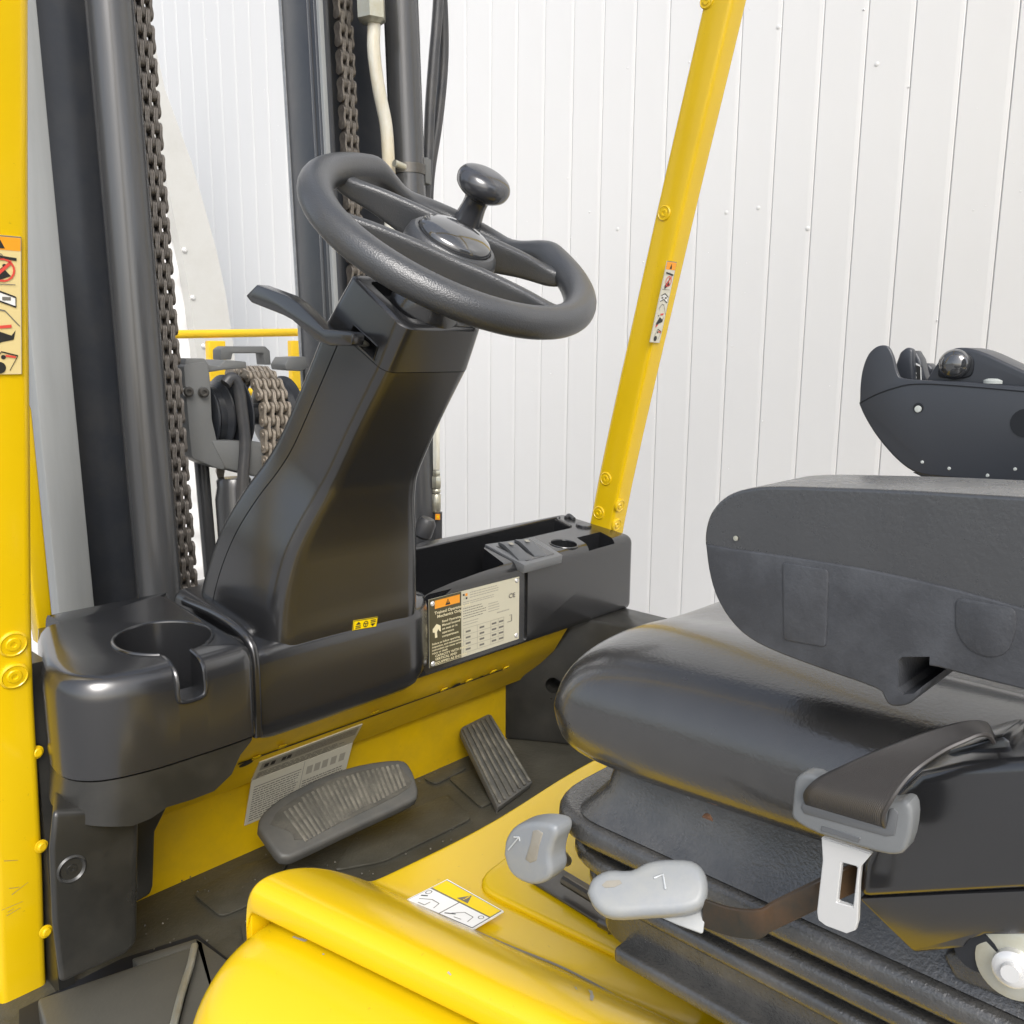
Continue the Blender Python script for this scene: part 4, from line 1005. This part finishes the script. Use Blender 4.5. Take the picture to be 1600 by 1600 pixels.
# warning sticker on the hood deck
zz = -.5085
q = [UP(x, y, (0, 0, zz), (0, 0, 1)) for x, y in ((631, 1410), (738, 1455), (787, 1426), (699, 1376))]
it = [('r', 'inkgrey', .03, .03, 1.97, .97, 1), ('r', 'white', .05, .05, .985, .57, 2), ('r', 'white', 1.015, .05, 1.95, .57, 2), ('r', 'pyellow', .05, .61, 1.95, .95, 2),
      ('p', 'inkgrey', [(.82, .66), (1.18, .66), (1.0, .92)], 3), ('r', 'pyellow', .985, .74, 1.015, .86, 4), ('r', 'pyellow', .985, .69, 1.015, .715, 4),
      ('ring', 'inkgrey', .15, .46, .05, .07), ('ring', 'inkgrey', 1.82, .46, .05, .07),
      ('l', 'inkgrey', (.2, .2), (.45, .32), .02), ('l', 'inkgrey', (.45, .32), (.7, .3), .02), ('l', 'inkgrey', (.7, .3), (.75, .12), .02), ('l', 'inkgrey', (.3, .1), (.5, .1), .02), ('l', 'inkgrey', (.5, .1), (.5, .24), .02), ('l', 'ink', (.12, .3), (.26, .36), .035),
      ('l', 'inkgrey', (1.2, .2), (1.4, .38), .02), ('l', 'inkgrey', (1.4, .38), (1.68, .36), .02), ('l', 'inkgrey', (1.68, .36), (1.72, .15), .02), ('l', 'ink', (1.08, .12), (1.3, .22), .035), ('l', 'inkgrey', (1.35, .12), (1.55, .14), .02)]
decal('hood_sticker', hood, q, it, 'white', (2, 1), lift=.001)
# scuffs
b = nb()
for x, y, L, a in ((915, 1553, 16, 60), (925, 1560, 12, 70)):
    p = UP(x, y, (0, 0, -.5), (0, 0, 1))
# ------------------------------------------------------------ seat
# base frame and rails
XL = .452
rail = obj('seat_rail', prism([U(826, 1378, 2, -.509), U(1300, 1672, 2, -.509), U(1400, 1672, 2, -.509), U(880, 1362, 2, -.509)], V(0, 0, .003)), 'darksteel', T, bev=.001)
obj('rail_lip', tube([U(880, 1375, 2, -.495), U(1330, 1650, 2, -.495)], .0045, 8), 'darksteel', rail)
rod = obj('adjuster_rod', tube([U(938, 1440, 2, -.478), U(1128, 1536, 2, -.478)], .0048, 14), 'steel' if False else 'darksteel', T)
obj('rod_sleeve', tube([U(1120, 1532, 2, -.478), U(1190, 1566, 2, -.478)], .0088, 18), 'darksteel', rod)
obj('rod_end', tube([U(1184, 1564, 2, -.478), U(1238, 1590, 2, -.478)], .0078, 18), 'zinc' if False else 'darksteel', rod)
obj('rod_washer', lathe([(.0085, 0), (.0085, .003), (.0001, .003)], U(950, 1443, 2, -.474), V(1, -1.2, 0), 20), 'darksteel', rod)
obj('seat_base', box((.560, -.2, -.508), (.98, .330, -.425)), 'bellows', T, bev=.006, seg=3)
obj('base_plate', box((.462, -.2, -.424), (.99, .335, -.412)), 'bellows', T, bev=.004, seg=3)
def rslab(name, x0, yf, z0, z1, m='bellows', rad=.05, bev=.006, x1=.98, yb=-.25, par=None):
    pts = fillet([V(x0, yb, z0), V(x0, yf, z0), V(x1, yf, z0), V(x1, yb, z0)], [0, rad, rad, 0], 8)
    return obj(name, prism(pts, V(0, 0, z1-z0)), m, par or T, bev=bev, seg=4, bang=50)
bel = rslab('suspension_bellows', .474, .368, -.42, -.31, rad=.04)
for x0, yf, z0, z1, bv in ((.446, .398, -.337, -.319, .0075), (.455, .390, -.361, -.347, .0055), (.463, .382, -.384, -.372, .0050), (.500, .335, -.412, -.398, .0050)):
    rslab('bellows_fold', x0, yf, z0, z1, bev=bv, rad=.055, par=bel)
# inclined skirt between cushion and first fold
rs = []
for z, x0, yf in ((-.275, .470, .352), (-.300, .466, .358), (-.318, .452, .372)):
    rs.append(fillet([V(x0, -.25, z), V(x0, yf, z), V(.98, yf, z), V(.98, -.25, z)], [0, .03, .03, 0], 6))
obj('skirt', loft(rs), 'bellows', bel, ang=50)
obj('rivet', tube([V(.456, .287, -.284), V(.466, .287, -.284)], .0048, 12), 'copper', bel) if False else None
pc_ = U(1106, 1282, 0, .468); obj('rivet', tube([pc_, pc_+V(.01, 0, .006)], .0042, 12), 'copper', bel)
# cushion: sections across X, swept along Y
def cush(Y, zt, zb, xl, xr, bol, r):
    """closed section: bottom, left bulge, bolster, seat dip, right bolster"""
    h = zt-zb; pts = []
    L = [(xl+.020, zb), (xl+.006, zb+.012), (xl+.0005, zb+.030), (xl, zb+h*.50), (xl+.005, zb+h*.68), (xl+.014, zb+h*.82), (xl+.030, zb+h*.93), (xl+.052, zb+h*.99), (xl+.078, zb+h+bol*.2), (xl+.105, zb+h), (xl+.130, zb+h-bol*.5), (xl+.160, zb+h-bol*.9), (xl+.2, zb+h-bol)]
    Rr_ = [(xl+xr-x, z) for x, z in reversed(L)]
    return [V(x, Y, z) for x, z in L+Rr_]
secs = []
for Y, zt, zb, xl, bol in ((.4245, -.252, -.268, .53, .0), (.4235, -.238, -.276, .495, .0), (.4180, -.224, -.281, .472, .002), (.408, -.212, -.284, .460, .004), (.392, -.2035, -.286, .4515, .006), (.37, -.1975, -.287, .448, .008), (.33, -.1925, -.286, .4455, .010), (.27, -.190, -.283, .4445, .012), (.20, -.188, -.279, .4445, .013), (.12, -.188, -.275, .4445, .014), (0, -.190, -.271, .4445, .014), (-.2, -.192, -.27, .4445, .014)):
    Y -= .016*max(0, min(1, (Y-.24)/.12))
    secs.append(cush(Y, zt, zb, xl, 1.40-xl+.0, bol, 0))
cushion = obj('seat_cushion', loft(secs), 'vinyl', T, ang=80)
md = cushion.modifiers.new('sub', 'SUBSURF'); md.levels = 2; md.render_levels = 2
b = nb(); pip = [V(.478, .400, -.2855), V(.462, .375, -.2875), V(.460, .30, -.2860), V(.460, .20, -.281), V(.460, .05, -.274)]
addtube(b, cr(pip, 6), .0022, 8); b.free()

# left armrest
AX = .462
arm_out = [(1100, 850), (1101, 820), (1112, 790), (1132, 768), (1165, 753), (1210, 748), (1300, 748), (1450, 753), (1700, 767)]
top = [U(x, y, 0, AX-.018) for x, y in arm_out]
def armsec(pts_top, pts_bot):
    pass
padtop = [(1108, 876), (1101, 850), (1103, 822), (1113, 797), (1134, 776), (1166, 764), (1212, 760), (1300, 762), (1450, 768), (1720, 784)]
P_ = [U(p.x, p.y, 0, AX-.034) for p in cr([(x, y, 0) for x, y in padtop], 5)] + [U(x, y, 0, AX-.034) for x, y in ((1720, 1012), (1600, 975), (1480, 942), (1350, 912), (1220, 890), (1140, 880))]
pad = obj('armrest_pad', prism(P_, V(.066, 0, 0)), 'armvinyl', T, bev=.019, seg=8, bang=60)
shp = [(1102, 850), (1107, 890), (1118, 930), (1140, 968), (1170, 997), (1215, 1020), (1290, 1048), (1368, 1076), (1380, 1088), (1388, 1101), (1404, 1104), (1422, 1099), (1437, 1083), (1445, 1062), (1447, 1040), (1520, 1058), (1600, 1078), (1720, 1110), (1720, 988), (1600, 951), (1480, 918), (1350, 889), (1220, 868), (1140, 857)]
P_ = [U(p.x, p.y, 0, AX-.0352) for p in cr([(x, y, 0) for x, y in shp[:16]], 3)] + [U(p.x, p.y, 0, AX-.0352) for p in cr([(x, y, 0) for x, y in shp[16:]], 3)]
shell = obj('armrest_shell', prism(P_, V(.0715, 0, 0)), 'arm_shell', T, bev=.0040, seg=3, bang=40)
boolean(shell, [prism([U(x, y, 0, AX-.045) for x, y in ((1391, 1040), (1398, 1034), (1441, 1034), (1440, 1060), (1431, 1080), (1415, 1093), (1398, 1094), (1391, 1084))], V(.064, 0, 0))])
P_ = [U(x, y, 0, AX-.0362) for x, y in ((1222, 878), (1294, 890), (1290, 1012), (1224, 1000))]
obj('moulded_panel', prism(fillet(P_, .002, 2), V(.004, 0, 0)), 'arm_shell', shell, bev=.0008, seg=2)
P_ = fillet([U(x, y, 0, AX-.0360) for x, y in ((1492, 932), (1588, 950), (1588, 985), (1575, 1022), (1545, 1030), (1510, 1015), (1492, 985))], .004, 3)
obj('moulded_panel', prism(P_, V(.004, 0, 0)), 'arm_shell', shell, bev=.0012, seg=2)
b = nb(); addlathe(b, [(.0014, 0), (.0014, .0006), (.0001, .0008)], U(1150, 841, 0, AX-.0345), V(-1, 0, 0), 12); obj('staple', b, 'zinc', pad)

# right control pod
PX = .98
hook = [(1343, 632), (1344, 600), (1348, 575), (1357, 553), (1371, 541), (1386, 541), (1395, 556), (1402, 582), (1410, 591), (1440, 594)]
low_ = [(1660, 760), (1520, 749), (1470, 745), (1440, 741), (1418, 731), (1395, 711), (1370, 681), (1352, 652), (1343, 632)]
pod = obj('control_pod', prism([U(x, y, 0, PX+.004) for x, y in [(1344, 632), (1345, 612), (1352, 602), (1380, 598), (1440, 599), (1660, 613)]]+[U(p.x, p.y, 0, PX+.004) for p in cr([(x, y, 0) for x, y in low_], 4)], V(.15, 0, 0)), 'pod', T, bev=.0035, seg=3)
obj('side_wall', prism([U(p.x, p.y, 0, PX) for p in cr([(x, y, 0) for x, y in hook], 4)]+[U(x, y, 0, PX) for x, y in [(1500, 596), (1620, 606), (1660, 610)]]+[U(p.x, p.y, 0, PX) for p in cr([(x, y, 0) for x, y in low_], 4)], V(.0055, 0, 0)), 'pod', pod, bev=.0016, seg=3)
seam = [U(x, y, 0, PX-.0004) for x, y in ((1343, 630), (1365, 618), (1395, 607), (1430, 600), (1500, 603), (1660, 617))]
obj('pod_seam', tube(cr(seam, 4), .0006, 6), 'dark', pod)
obj('mount_hole', lathe([(.0052, 0), (.0052, .0008), (.0001, .0008)], U(1435, 637, 0, PX), V(-1, 0, 0), 16), 'dark', pod)
obj('hole_clip', lathe([(.0038, 0), (.0034, .0018), (.0001, .0022)], U(1435, 639, 0, PX), V(-1, 0, 0), 16), 'led', pod)
obj('mount_hole', lathe([(.014, 0), (.014, .0008), (.0001, .0008)], U(1603, 661, 0, PX), V(-1, 0, 0), 20), 'dark', pod)
for x, y in ((1441, 722), (1483, 732), (1543, 743), (1586, 733)):
    obj('pod_screw', lathe([(.0018, 0), (.0014, .0008), (.0001, .0010)], U(x, y, 0, PX), V(-1, 0, 0), 10), 'led', pod)
b = prism([U(x, y, 0, PX+.02) for x, y in ((1512, 747), (1660, 760), (1660, 772), (1520, 752))], V(.09, 0, 0)); obj('slide_plate', b, 'dark', pod)
b = prism([U(x, y, 0, PX+.012) for x, y in ((1425, 738), (1520, 748), (1600, 752), (1600, 757), (1470, 752), (1440, 745))], V(.12, 0, 0)); obj('pod_underside', b, 'pod', pod, bev=.001)
# mini levers on the pod
def fin(pts, x0, wdt, m='pod'):
    return obj('mini_lever', prism([U(x, y, 0, x0) for x, y in pts], V(wdt, 0, 0)), m, pod, bev=.003, seg=3)
f1 = fin([(1397, 596), (1399, 570), (1406, 550), (1417, 542), (1426, 546), (1428, 596)], PX+.035, .012)
f2 = fin([(1424, 596), (1425, 556), (1429, 546), (1438, 561), (1446, 596)], PX+.045, .020)
sx = PX+.0445
decal('lever_label', f2, [U(1425, 595, 0, sx), U(1441, 597, 0, sx), U(1440, 571, 0, sx), U(1426, 564, 0, sx)], [('r', 'white', 0, 0, .1, 1, 1), ('r', 'white', .9, 0, 1, 1, 1), ('r', 'white', 0, .9, 1, 1, 1), ('t', 'white', .3, .15, .5, 'S')], 'ink', (1, 1))
f3 = fin([(1438, 594), (1442, 568), (1450, 567), (1458, 576), (1452, 594)], PX+.07, .02)
# palm bump with glossy ball
P_ = [(1446, 596), (1462, 570), (1482, 549), (1500, 543), (1530, 548), (1575, 568), (1640, 600), (1640, 620), (1446, 612)]
bump = obj('palm_rest', prism(cr([U(x, y, 0, PX+.012) for x, y in P_], 3), V(.055, 0, 0)), 'pod', pod, bev=.009, seg=5, bang=50)
fq = fillet([U(x, y, 0, PX+.010) for x, y in ((1463, 590), (1470, 562), (1485, 548), (1510, 549), (1522, 562), (1519, 588), (1500, 592))], .006, 3)
obj('ball_bezel', prism(fq, V(.006, 0, 0)), 'dark', bump, bev=.001)
obj('direction_switch', lathe([(.0155, 0), (.0150, .004), (.012, .0085), (.007, .011), (.0001, .012)], U(1492, 569, 0, PX+.0095), V(-1, -.1, .1), 32), 'gloss', bump)
obj('pod_button', lathe([(.012, -.002), (.012, .001), (.009, .003), (.0001, .0035)], U(1555, 596, 0, PX+.02), V(0, 0, 1), 24), 'led', pod)

# ------------------------------------------------------------ seat levers, belt, retractor
KX = .425
def lever_knob(pts, x0, thick, bev, m='handle'):
    P_ = [U(x, y, 0, x0) for x, y in pts]
    return obj('adjuster_lever', prism(cr(P_+[P_[0]], 3)[:-1], V(thick, 0, 0)), m, T, bev=bev, seg=5, bang=45)
k1 = lever_knob([(785, 1335), (789, 1310), (805, 1291), (835, 1285), (862, 1290), (868, 1305), (862, 1322), (858, 1342), (860, 1365), (850, 1380), (828, 1384), (805, 1374), (792, 1358)], KX, .020, .007)
k1['label'] = 'small round grey lever at the front'
P_ = [U(x, y, 0, KX-.0006) for x, y in ((832, 1298), (840, 1297), (848, 1302), (842, 1322), (838, 1345), (828, 1349), (820, 1343), (828, 1318))]
obj('lever_pocket', prism(P_, V(.003, 0, 0)), 'handlepit', k1, bev=.0008)
b = nb(); addtube(b, [U(794, 1328, 0, KX-.0006), U(811, 1308, 0, KX-.0006)], .0006, 6); addtube(b, [U(803, 1308, 0, KX-.0006), U(811, 1308, 0, KX-.0006), U(812, 1314, 0, KX-.0006)], .0006, 6); obj('arrow_mark', b, 'moulded', k1)
obj('lever_stem', tube([U(852, 1333, 0, KX+.01), U(872, 1330, 0, KX+.02), U(885, 1345, 0, KX+.04)], .0042, 10), 'darksteel', k1)
# paddle lever: lies flatter
pnn = V(-.60, -.30, .74).normalized(); pp0 = U(1010, 1385, 0, .385)
out = [(916, 1392), (925, 1370), (950, 1357), (985, 1357), (1010, 1345), (1040, 1340), (1080, 1342), (1100, 1358), (1106, 1385), (1098, 1412), (1070, 1424), (1010, 1428), (955, 1430), (928, 1415)]
P_ = [UP(x, y, pp0, pnn) for x, y in out]
k2 = obj('adjuster_lever', prism(cr(P_+[P_[0]], 3)[:-1], -pnn*.014), 'handle', T, bev=.0048, seg=4, bang=45)
k2['label'] = 'long grey paddle lever on a bent bar'
q = [UP(x, y, pp0+pnn*.0003, pnn) for x, y in ((940, 1383), (948, 1376), (968, 1375), (972, 1380), (960, 1386), (945, 1387))]
obj('lever_pocket', prism(q, -pnn*.001), 'handlepit', k2)
b = nb(); addtube(b, [UP(x, y, pp0+pnn*.0005, pnn) for x, y in ((1022, 1372), (1036, 1366), (1040, 1390))], .0007, 6); obj('arrow_mark', b, 'moulded', k2)
P_ = [UP(x, y, pp0-pnn*.012, pnn) for x, y in ((1010, 1425), (1098, 1408), (1108, 1395), (1100, 1462), (1060, 1447))]
obj('lever_neck', prism(P_, V(.006, .008, -.002)), 'handle', k2, bev=.002)
bar = [U(1098, 1428, 0, .400), U(1140, 1442, 0, .402), U(1185, 1446, 0, .404), U(1212, 1432, 0, .408), U(1300, 1390, 0, .42), U(1370, 1360, 0, .45)]
rings = []
BP = cr(bar, 5)
for i, p in enumerate(BP):
    rings.append([p+V(0, 0, -.0085), p+V(.002, .002, -.0085), p+V(.002, .002, .0085), p+V(0, 0, .0085)])
obj('lever_bar', loft(rings), 'rustbar', k2, bev=.0006, seg=1, bang=60)

# belt tongue and webbing
BX = .400
def bx(x, y, d=0): return U(x, y, 0, BX+d)
tg = [(1283, 1308), (1362, 1334), (1345, 1354), (1342, 1380), (1340, 1440), (1336, 1454), (1322, 1459), (1290, 1447), (1278, 1438), (1276, 1425), (1285, 1345), (1284, 1325)]
tongue = obj('belt_tongue', prism([bx(x, y) for x, y in tg], V(.0032, 0, 0)), 'steel', T)
boolean(tongue, [prism([bx(x, y, -.01) for x, y in ((1301, 1361), (1326, 1368), (1319, 1432), (1294, 1424))], V(.03, 0, 0))])
bm_ = nb(); bm_.from_mesh(tongue.data); es = [e for e in bm_.edges if len(e.link_faces) == 2 and e.calc_face_angle(0) > R_(40)]
bmesh.ops.bevel(bm_, geom=es, offset=.0005, segments=2, affect='EDGES'); smooth(bm_, 35); bm_.to_mesh(tongue.data); bm_.free()
gp = [(1240, 1222), (1248, 1212), (1270, 1212), (1330, 1240), (1390, 1255), (1412, 1250), (1424, 1264), (1424, 1295), (1415, 1328), (1400, 1337), (1370, 1333), (1300, 1312), (1262, 1297), (1238, 1280), (1236, 1262)]
gripo = obj('tongue_grip', prism(cr([bx(x, y, -.006) for x, y in gp+[gp[0]]], 2)[:-1], V(.012, 0, 0)), 'greyplastic', tongue, bev=.0028, seg=4, bang=45)
obj('grip_slot', prism([bx(x, y, -.0066) for x, y in ((1250, 1262), (1256, 1250), (1384, 1290), (1388, 1265), (1396, 1262), (1404, 1272), (1398, 1306), (1385, 1308), (1256, 1272))], V(.003, 0, 0)), 'switch', gripo, bev=.0007, seg=2)
b = nb(); addprism(b, [bx(x, y, -.0064) for x, y in ((1283, 1290), (1345, 1309), (1342, 1318), (1281, 1299))], V(.002, 0, 0)); obj('grip_mark', b, 'switch', gripo, bev=.0005, seg=1)
# webbing ribbon from loop in the grip up to the retractor
A_ = [(1262, 1262, -.004), (1256, 1240, -.010), (1270, 1222, -.011), (1300, 1205, -.006), (1350, 1182, 0), (1410, 1158, .010), (1470, 1138, .022), (1515, 1128, .034), (1540, 1130, .048), (1548, 1142, .06)]
B_ = [(1384, 1298, -.004), (1380, 1275, -.010), (1392, 1250, -.011), (1415, 1218, -.006), (1440, 1195, 0), (1475, 1172, .006), (1505, 1158, .012), (1530, 1148, .018), (1545, 1150, .024), (1552, 1160, .03)]
CA = cr([bx(x, y, d) for x, y, d in A_], 6); CB = cr([bx(x, y, d) for x, y, d in B_], 6)
b = nb(); uvl = b.loops.layers.uv.new('UVMap'); rows = []
for i, (p, q_) in enumerate(zip(CA, CB)): rows.append([b.verts.new(p.lerp(q_, k/10)) for k in range(11)])
for i in range(len(rows)-1):
    for k in range(10):
        f = b.faces.new((rows[i][k], rows[i][k+1], rows[i+1][k+1], rows[i+1][k]))
        for lp_, (uu, vv) in zip(f.loops, ((i, k), (i, k+1), (i+1, k+1), (i+1, k))): lp_[uvl].uv = (uu*.12, vv*.1)
for f in b.faces: f.smooth = True
webb = obj('belt_webbing', b, 'web', T, rec=False, ang=80)
md = webb.modifiers.new('s', 'SOLIDIFY'); md.thickness = .0016; md.offset = 0
b = nb(); addtube(b, CB, .0011, 6); obj('webbing_hem', b, 'web', webb)
# retractor housing
HX = .420
hp2 = [(1338, 1408), (1344, 1350), (1352, 1335), (1400, 1335), (1424, 1300), (1432, 1240), (1470, 1185), (1550, 1165), (1700, 1170), (1700, 1500), (1600, 1396), (1500, 1400), (1420, 1405)]
hp2 = [(1338, 1408), (1346, 1345), (1372, 1290), (1400, 1240), (1435, 1208), (1500, 1195), (1700, 1180), (1700, 1392), (1600, 1394), (1480, 1400)]
H0 = [U(x, y, 0, HX) for x, y in hp2]
hs = obj('belt_retractor', prism(H0, V(.060, 0, 0)), 'black', T, bev=.006, seg=4, bang=35)
# chamfered lower face
lo = [U(x, y, 0, HX+.002) for x, y in ((1340, 1404), (1480, 1397), (1700, 1388))]
lo2 = [U(x, y, 0, HX+.016) for x, y in ((1428, 1488), (1508, 1478), (1516, 1466), (1540, 1462), (1700, 1462))]
b = nb(); addprism(b, [lo[0], lo[1], lo[2], U(1700, 1462, 0, HX+.014), U(1540, 1462, 0, HX+.014), U(1512, 1470, 0, HX+.014), U(1505, 1482, 0, HX+.014), U(1428, 1490, 0, HX+.014)], V(.04, 0, 0))
obj('retractor_base', b, 'black', hs, bev=.002, seg=2)
obj('latch_block', prism([U(x, y, 0, HX+.022) for x, y in ((1476, 1200), (1482, 1172), (1568, 1150), (1578, 1158), (1584, 1185), (1596, 1200))], V(.03, 0, 0)), 'black', hs, bev=.002, seg=2)
wc = U(1585, 1505, 0, HX+.022)
dsk = obj('anchor_washer', lathe([(.0165, 0), (.0165, .002), (.0140, .003), (.0001, .003)], wc, V(-1, -.1, .15), 36), 'zinc', T)
obj('anchor_bolt', lathe([(.0085, .003), (.0085, .008), (.0065, .0095), (.0045, .0095), (.0040, .013), (.0001, .013)], wc, V(-1, -.1, .15), 24), 'steel', dsk)
obj('anchor_slot', lathe([(.0105, 0), (.0105, .0012), (.0001, .0012)], U(1527, 1485, 0, HX+.020), V(-1, 0, 0), 24), 'dark', dsk)
b = prism([U(x, y, 0, HX+.030) for x, y in ((1468, 1492), (1700, 1468), (1700, 1640), (1600, 1575), (1490, 1535))], V(.03, 0, 0)); obj('seat_bracket', b, 'bellows', T, bev=.004, seg=3)
# long lower trim of the suspension, running to the rear
obj('base_trim', prism([U(x, y, 2, -.400) for x, y in ((1128, 1462), (1230, 1430), (1700, 1640), (1700, 1760))], V(0, 0, .006)), 'bellows', T, bev=.002)

# ------------------------------------------------------------ rest of the cab outside the frame (roof of the guard, backrest, tail)
rf = obj('guard_roof', box((.268, .60, 1.29), (1.447, .67, 1.36)), 'yellow', T, bev=.01)
for x0, x1 in ((.268, .33), (1.385, 1.447)):
    obj('roof_beam', box((x0, -.95, 1.30), (x1, .60, 1.36)), 'yellow', rf, bev=.01)
    obj('rear_pillar', box((x0, -.98, -.55), (x1, -.90, 1.33)), 'yellow', T, bev=.01)
obj('roof_beam', box((.33, -.95, 1.30), (1.385, -.88, 1.36)), 'yellow', rf, bev=.01)
for k in range(8):
    x = .42+k*.117; obj('roof_bar', box((x, -.88, 1.315), (x+.022, .60, 1.35)), 'mastblack', rf, bev=.004)
bk = []
for z, y, hw, d in ((-.16, -.16, .20, .05), (-.10, -.165, .235, .07), (.05, -.18, .245, .085), (.20, -.20, .24, .08), (.34, -.225, .215, .065), (.40, -.24, .17, .04)):
    bk.append(fillet([V(.70-hw, y+d/2, z), V(.70+hw, y+d/2, z), V(.70+hw, y-d, z), V(.70-hw, y-d, z)], .04, 5))
obj('seat_backrest', loft(bk), 'vinyl', T, ang=60)
obj('counterweight', box((.27, -1.45, -1.15), (1.44, -.62, -.45)), 'yellow', T, bev=.08, seg=5)

# ------------------------------------------------------------ wear
b = nb()
def mark(o, pts, w_, bm):
    P_ = []
    for x, y in pts:
        p, n = hit(o, x, y); P_.append((p, n))
    for (p, n), (q_, m_) in zip(P_, P_[1:]):
        d = (q_-p).normalized(); sd_ = d.cross(n).normalized()*w_/2; l_ = n*.0004
        f = bm.faces.new([bm.verts.new(v) for v in (p-sd_+l_, q_-sd_*.6+l_, q_+sd_*.6+l_, p+sd_+l_)])
mark(cover, [(458, 1464), (466, 1467), (480, 1470)], .0022, b); mark(cover, [(470, 1468), (478, 1471)], .0030, b); mark(cover, [(504, 1491), (507, 1492)], .0016, b)
mark(hood, [(922, 1548), (925, 1556), (924, 1564)], .0032, b); mark(hood, [(899, 1543), (901, 1547)], .0016, b); mark(hood, [(700, 1519), (705, 1524)], .0016, b)
tag(obj('paint_chip', b, 'inkpale', T, rec=False), kind='stuff')
b = nb()
for pts in (((2, 1422), (36, 1408)), ((10, 1431), (32, 1418)), ((14, 1388), (30, 1386)), ((6, 1345), (28, 1344)), ((18, 1398), (44, 1378)), ((12, 1425), (22, 1419))):
    try: mark(pL, pts, .0006, b)
    except Exception: pass
tag(obj('scratch', b, 'inkgrey', pL, rec=False), kind='stuff')
b = nb()
for i in range(170):     # grit on the cab floor
    x, y = random.uniform(220, 830), random.uniform(1180, 1500); p = U(x, y, 2, FZ+.0045); r = random.uniform(.0006, .0016)
    addlathe(b, [(r, -.0005), (r*.8, r*.6), (.0001, r)], p, V(0, 0, 1), 5)
tag(obj('grit', b, 'pedal', fl), kind='stuff')

obj('armrest_arm', box((AX-.02, -.20, -.155), (AX+.02, .075, -.085)), 'arm_shell', T, bev=.008)
obj('pod_arm', box((PX+.02, .02, -.125), (PX+.13, .232, -.045)), 'pod', pod, bev=.008)
obj('pod_bracket', box((PX+.04, .03, -.46), (PX+.10, .09, -.12)), 'mastblack', T, bev=.004)
